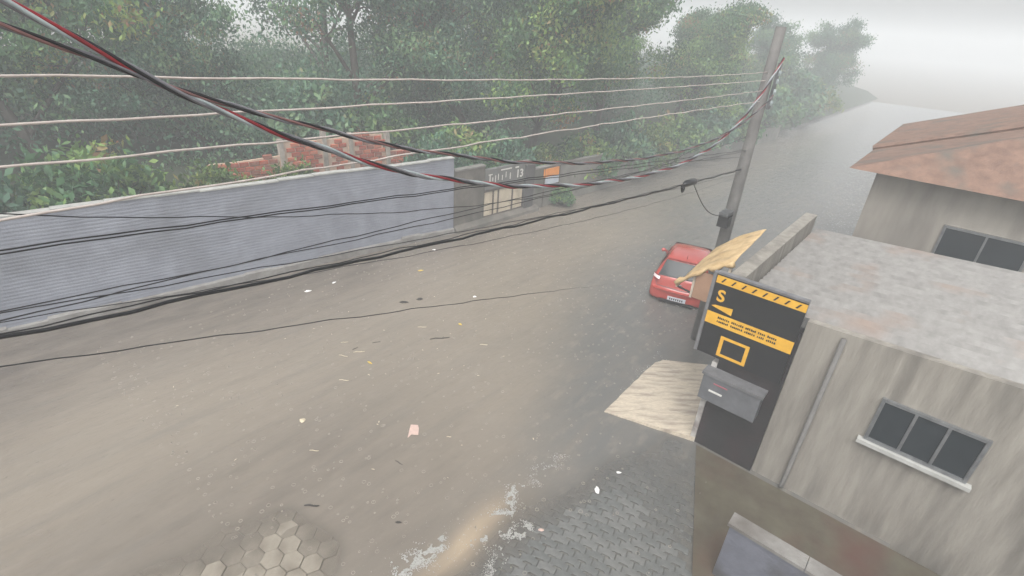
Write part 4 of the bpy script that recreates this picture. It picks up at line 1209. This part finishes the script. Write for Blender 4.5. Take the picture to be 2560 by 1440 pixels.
# ================================================================== FLOATING DEBRIS
m_twig = mat('pale_twig', lin(208, 196, 172), lin(180, 166, 140), rough=.6, scale=30)
m_dtwig = mat('dark_wet_twig', lin(52, 46, 40), lin(36, 32, 28), rough=.5, scale=30)
m_yleaf = mat('yellow_leaf', lin(214, 186, 78), lin(188, 156, 60), rough=.5, scale=30)
m_wscr = mat('white_scrap', lin(228, 226, 224), lin(206, 204, 202), rough=.5, scale=20)
m_pink = mat('pinkish_paper', lin(206, 180, 168), lin(186, 160, 150), rough=.6, scale=12)
gd = 'debris adrift on the flood'
def water_z(x, y):
    rs = (x - K0[0]) * ES[0] + (y - K0[1]) * ES[1]; rtt = (x - K0[0]) * ET[0] + (y - K0[1]) * ET[1]
    return max(0.0, grd(rs, rtt)) + .004
def twig(x, y, ln, ang, r, m, label):
    h = MB(); c, s_ = math.cos(ang), math.sin(ang); z = water_z(x, y) + r * .5
    pts = [(x + c * ln * u + s_ * .04 * ln * math.sin(u * 7), y + s_ * ln * u - c * .04 * ln * math.sin(u * 7), z) for u in (-.5, -.2, .1, .35, .5)]
    h.tube(pts, [r * .7, r, r * .9, r * .8, r * .4], 5)
    if ln > .25: h.tube([pts[2], (pts[2][0] + .12 * ln * (c - s_), pts[2][1] + .12 * ln * (s_ + c), z + .005)], [r * .6, r * .3], 4)
    tag(build('floating_twig', h, m, at=(x, y, z)), label, 'twig', gd)
def leaf(x, y, ln, ang, m, label, wd=.4, name='floating_leaf', cat='leaf'):
    h = MB(); c, s_ = math.cos(ang), math.sin(ang); z = water_z(x, y)
    prof = [(-.5, 0, 0), (-.2, .5 * wd, .02), (.15, .45 * wd, .03), (.5, 0, .01), (.15, -.45 * wd, .03), (-.2, -.5 * wd, .02)]
    up_ = [(x + ln * (a * c - b_ * s_), y + ln * (a * s_ + b_ * c), z + .006 + ln * k) for a, b_, k in prof]
    h.add(up_ + [(a, b_, k - .006) for a, b_, k in up_], [(0, 3, 2, 1), (0, 5, 4, 3)] + [(i, (i + 1) % 6, 6 + (i + 1) % 6, 6 + i) for i in range(6)])
    tag(build(name, h, m, at=(x, y, z)), label, cat, gd)
def scrap(x, y, w, hgt, ang, m, label, seed=1):
    h = MB(); r_ = random.Random(seed); z = water_z(x, y); c, s_ = math.cos(ang), math.sin(ang); pts = []
    for i in range(9):
        a = 2 * math.pi * i / 9; rr = r_.uniform(.75, 1.15)
        lx, ly = w * .5 * rr * math.cos(a), hgt * .5 * rr * math.sin(a)
        pts.append((x + lx * c - ly * s_, y + lx * s_ + ly * c, z + r_.uniform(.0, .02)))
    h.add(pts + [(x, y, z + .03)] + [(a, b_, k - .008) for a, b_, k in pts], [(i, (i + 1) % 9, 9) for i in range(9)] + [(i, 10 + i, 10 + (i + 1) % 9, (i + 1) % 9) for i in range(9)])
    tag(build('litter_scrap', h, m, at=(x, y, z)), label, 'litter', gd)
scrap(-5.74, 12.73, .22, .10, .3, m_wscr, 'white scrap nearest the foot of the blue grey wall at the photo edge', 1)
scrap(-5.22, 13.34, .12, .07, .9, m_wscr, 'small white scrap close under the thick black cable', 2)
leaf(-2.9, 14.55, .20, .4, m_yleaf, 'yellow leaf adrift below the right end of the blue grey wall')
scrap(-2.58, 12.74, .18, .16, .2, m_dtwig, 'dark clump of leaves just above the lone thin wire', 3)
leaf(-2.98, 12.49, .28, .1, m_dtwig, 'dark half sunken leaf left of the dark clump')
twig(-3.8, 9.8, .22, -.2, .008, m_twig, 'pale twig at the lower left of the twig cluster')
twig(-3.49, 10.0, .26, .25, .009, m_twig, 'longest pale twig in the twig cluster on the brown water')
twig(-3.62, 10.12, .16, .9, .008, m_dtwig, 'short dark twig lying among the pale twig cluster')
twig(-3.95, 10.35, .18, .3, .007, m_twig, 'pale twig at the top left of the twig cluster')
twig(-3.2, 10.45, .2, .5, .008, m_dtwig, 'dark twig right of the twig cluster')
leaf(-3.13, 9.61, .17, -.6, m_yleaf, 'curled yellowish leaf below the twig cluster', .25)
twig(-3.5, 8.92, .21, 0, .008, m_twig, 'straight pale twig floating alone below the twig cluster')
twig(-2.24, 11.28, .23, .15, .008, m_twig, 'pale twig just under the lone thin wire')
leaf(-1.29, 11.55, .13, -.7, m_yleaf, 'bright yellow leaf in the middle of the brown water', .5)
twig(-1.71, 10.82, .5, .3, .014, m_dtwig, 'dark branch just breaking the water below the yellow leaf')
twig(-0.59, 10.68, .2, 0, .008, m_twig, 'pale twig in the middle of the road water')
twig(-3.38, 6.86, .17, 0, .007, m_twig, 'short pale twig above the exposed hexagonal setts')
twig(-1.0, 7.45, .09, 0, .008, m_twig, 'tiny pale twig right of the pinkish paper')
twig(-1.8, 6.72, .18, -.5, .007, m_dtwig, 'thin dark twig below the pinkish paper')
twig(-2.98, 5.69, .24, .05, .016, m_dtwig, 'black stick lying at the edge of the hexagonal setts')
leaf(-1.53, 5.5, .11, 0, m_dtwig, 'small dark leaf right of the hexagonal setts', .35)
h = MB(); z = .012
pp_ = [(-.10, .17), (.04, .18), (.075, .09), (.10, -.10), (-.035, -.09), (-.085, -.19), (-.095, 0)]
v = [(-1.69 + a, 7.53 + b_, z + .006 * math.sin(a * 30 + b_ * 17)) for a, b_ in pp_]
h.add(v + [(a, b_, k - .006) for a, b_, k in v], [tuple(range(7))[::-1]] + [(i, (i + 1) % 7, 7 + (i + 1) % 7, 7 + i) for i in range(7)])
tag(build('litter_scrap', h, m_pink, at=(-1.69, 7.53, z)), 'torn pinkish paper sheet floating in the middle foreground', 'litter', gd)
scrap(1.74, 6.42, .08, .16, .2, m_wscr, 'white crumpled bag on the grey paving blocks', 5)
scrap(2.18, 6.86, .10, .05, .0, m_wscr, 'small pale scrap on the paving below the concrete ramp', 6)
scrap(0.74, 5.55, .12, .06, .0, m_pink, 'pinkish scrap beside the foam at the kerb', 7)
scrap(-2.76, 16.23, .14, .07, .0, m_wscr, 'white scrap at the wall foot near the end of the blue grey wall', 8)
scrap(-0.1, 20.5, .16, .13, .0, m_wscr, 'white scrap in front of the beige gate', 9)
scrap(-1.06, 13.11, .12, .07, .0, m_wscr, 'white scrap on the water above the right end of the lone wire', 10)
scrap(-3.89, 7.6, .12, .12, .0, m_twig, 'pale scrap at the left edge above the hexagonal setts', 11)
# tiny flecks nobody could count
fk = MB()
for k in range(300):
    s, t = rng.uniform(-1, 14), rng.uniform(.4, 9.6)
    if vnoise(s * .8, t * .8, 31) < .5: continue
    r_ = rng.uniform(.006, .022); a = rng.uniform(0, 6.28)
    x, y, z = W(s, t, max(0, grd(s, t)) + .006)
    fk.add([(x + r_ * 1.8 * math.cos(a), y + r_ * 1.8 * math.sin(a), z), (x - r_ * .5 * math.sin(a), y + r_ * .5 * math.cos(a), z + .006), (x - r_ * 1.8 * math.cos(a), y - r_ * 1.8 * math.sin(a), z), (x + r_ * .5 * math.sin(a), y - r_ * .5 * math.cos(a), z + .003)], [(0, 1, 2, 3)])
tag(build('floating_fleck', fk, m_twig), 'tiny pale flecks of leaf and foam scattered on the brown water', kind='stuff')

# ================================================================== RAIN SPLASHES
m_spl = mat('rain_splash_water', lin(156, 149, 138), lin(142, 135, 124), rough=.08, scale=20)
rs_ = MB()
for k in range(1300):
    s = -1.5 + 17 * rng.random() ** 1.5; t_ = rng.uniform(-2.6 if s < 5 else .2, 9.4)
    g_ = grd(s, t_)
    if g_ > 0.02: continue
    z = max(0.0, g_) + .003; R0 = rng.uniform(.010, .034); th = rng.uniform(.0012, .0024)
    if rng.random() < .35:       # an upright jet with a bead on top
        hh = rng.uniform(.012, .05)
        rs_.tube([W(s, t_, z), W(s, t_, z + hh * .6), W(s + .003, t_, z + hh)], [.006, .003, .0045], 5)
    c = W(s, t_, z)
    n_ = 10
    o = len(rs_.v)
    for i in range(n_):
        a = 2 * math.pi * i / n_; rj = R0 * rng.uniform(.94, 1.06)
        for rr, zz in ((rj - th * 2, -.002), (rj, th * 1.6), (rj + th * 2, -.002)):
            rs_.v.append((c[0] + rr * math.cos(a), c[1] + rr * math.sin(a), c[2] + zz))
    for i in range(n_):
        i2 = (i + 1) % n_
        for q in (0, 1):
            rs_.f.append((o + 3 * i + q, o + 3 * i + q + 1, o + 3 * i2 + q + 1, o + 3 * i2 + q))
tag(build('rain_splash', rs_, m_spl, smooth_=True), 'rings and jets thrown up by raindrops on the flood', kind='stuff')

# ================================================================== RAIN HAZE
hz = bpy.data.materials.new('rain_haze'); hz.use_nodes = True
N = hz.node_tree.nodes; L = hz.node_tree.links; N.clear()
o_ = N.new('ShaderNodeOutputMaterial'); pv = N.new('ShaderNodeVolumePrincipled')
pv.inputs['Color'].default_value = (.94, .97, .99, 1)
pv.inputs['Density'].default_value = 0.0088
pv.inputs['Anisotropy'].default_value = 0.0
L.new(pv.outputs[0], o_.inputs['Volume'])
mb = MB(); mb.box(-330, 330, -150, 440, -1.6, 15.0)
tag(build('haze', mb, hz), 'pale rain haze filling the street', kind='stuff')
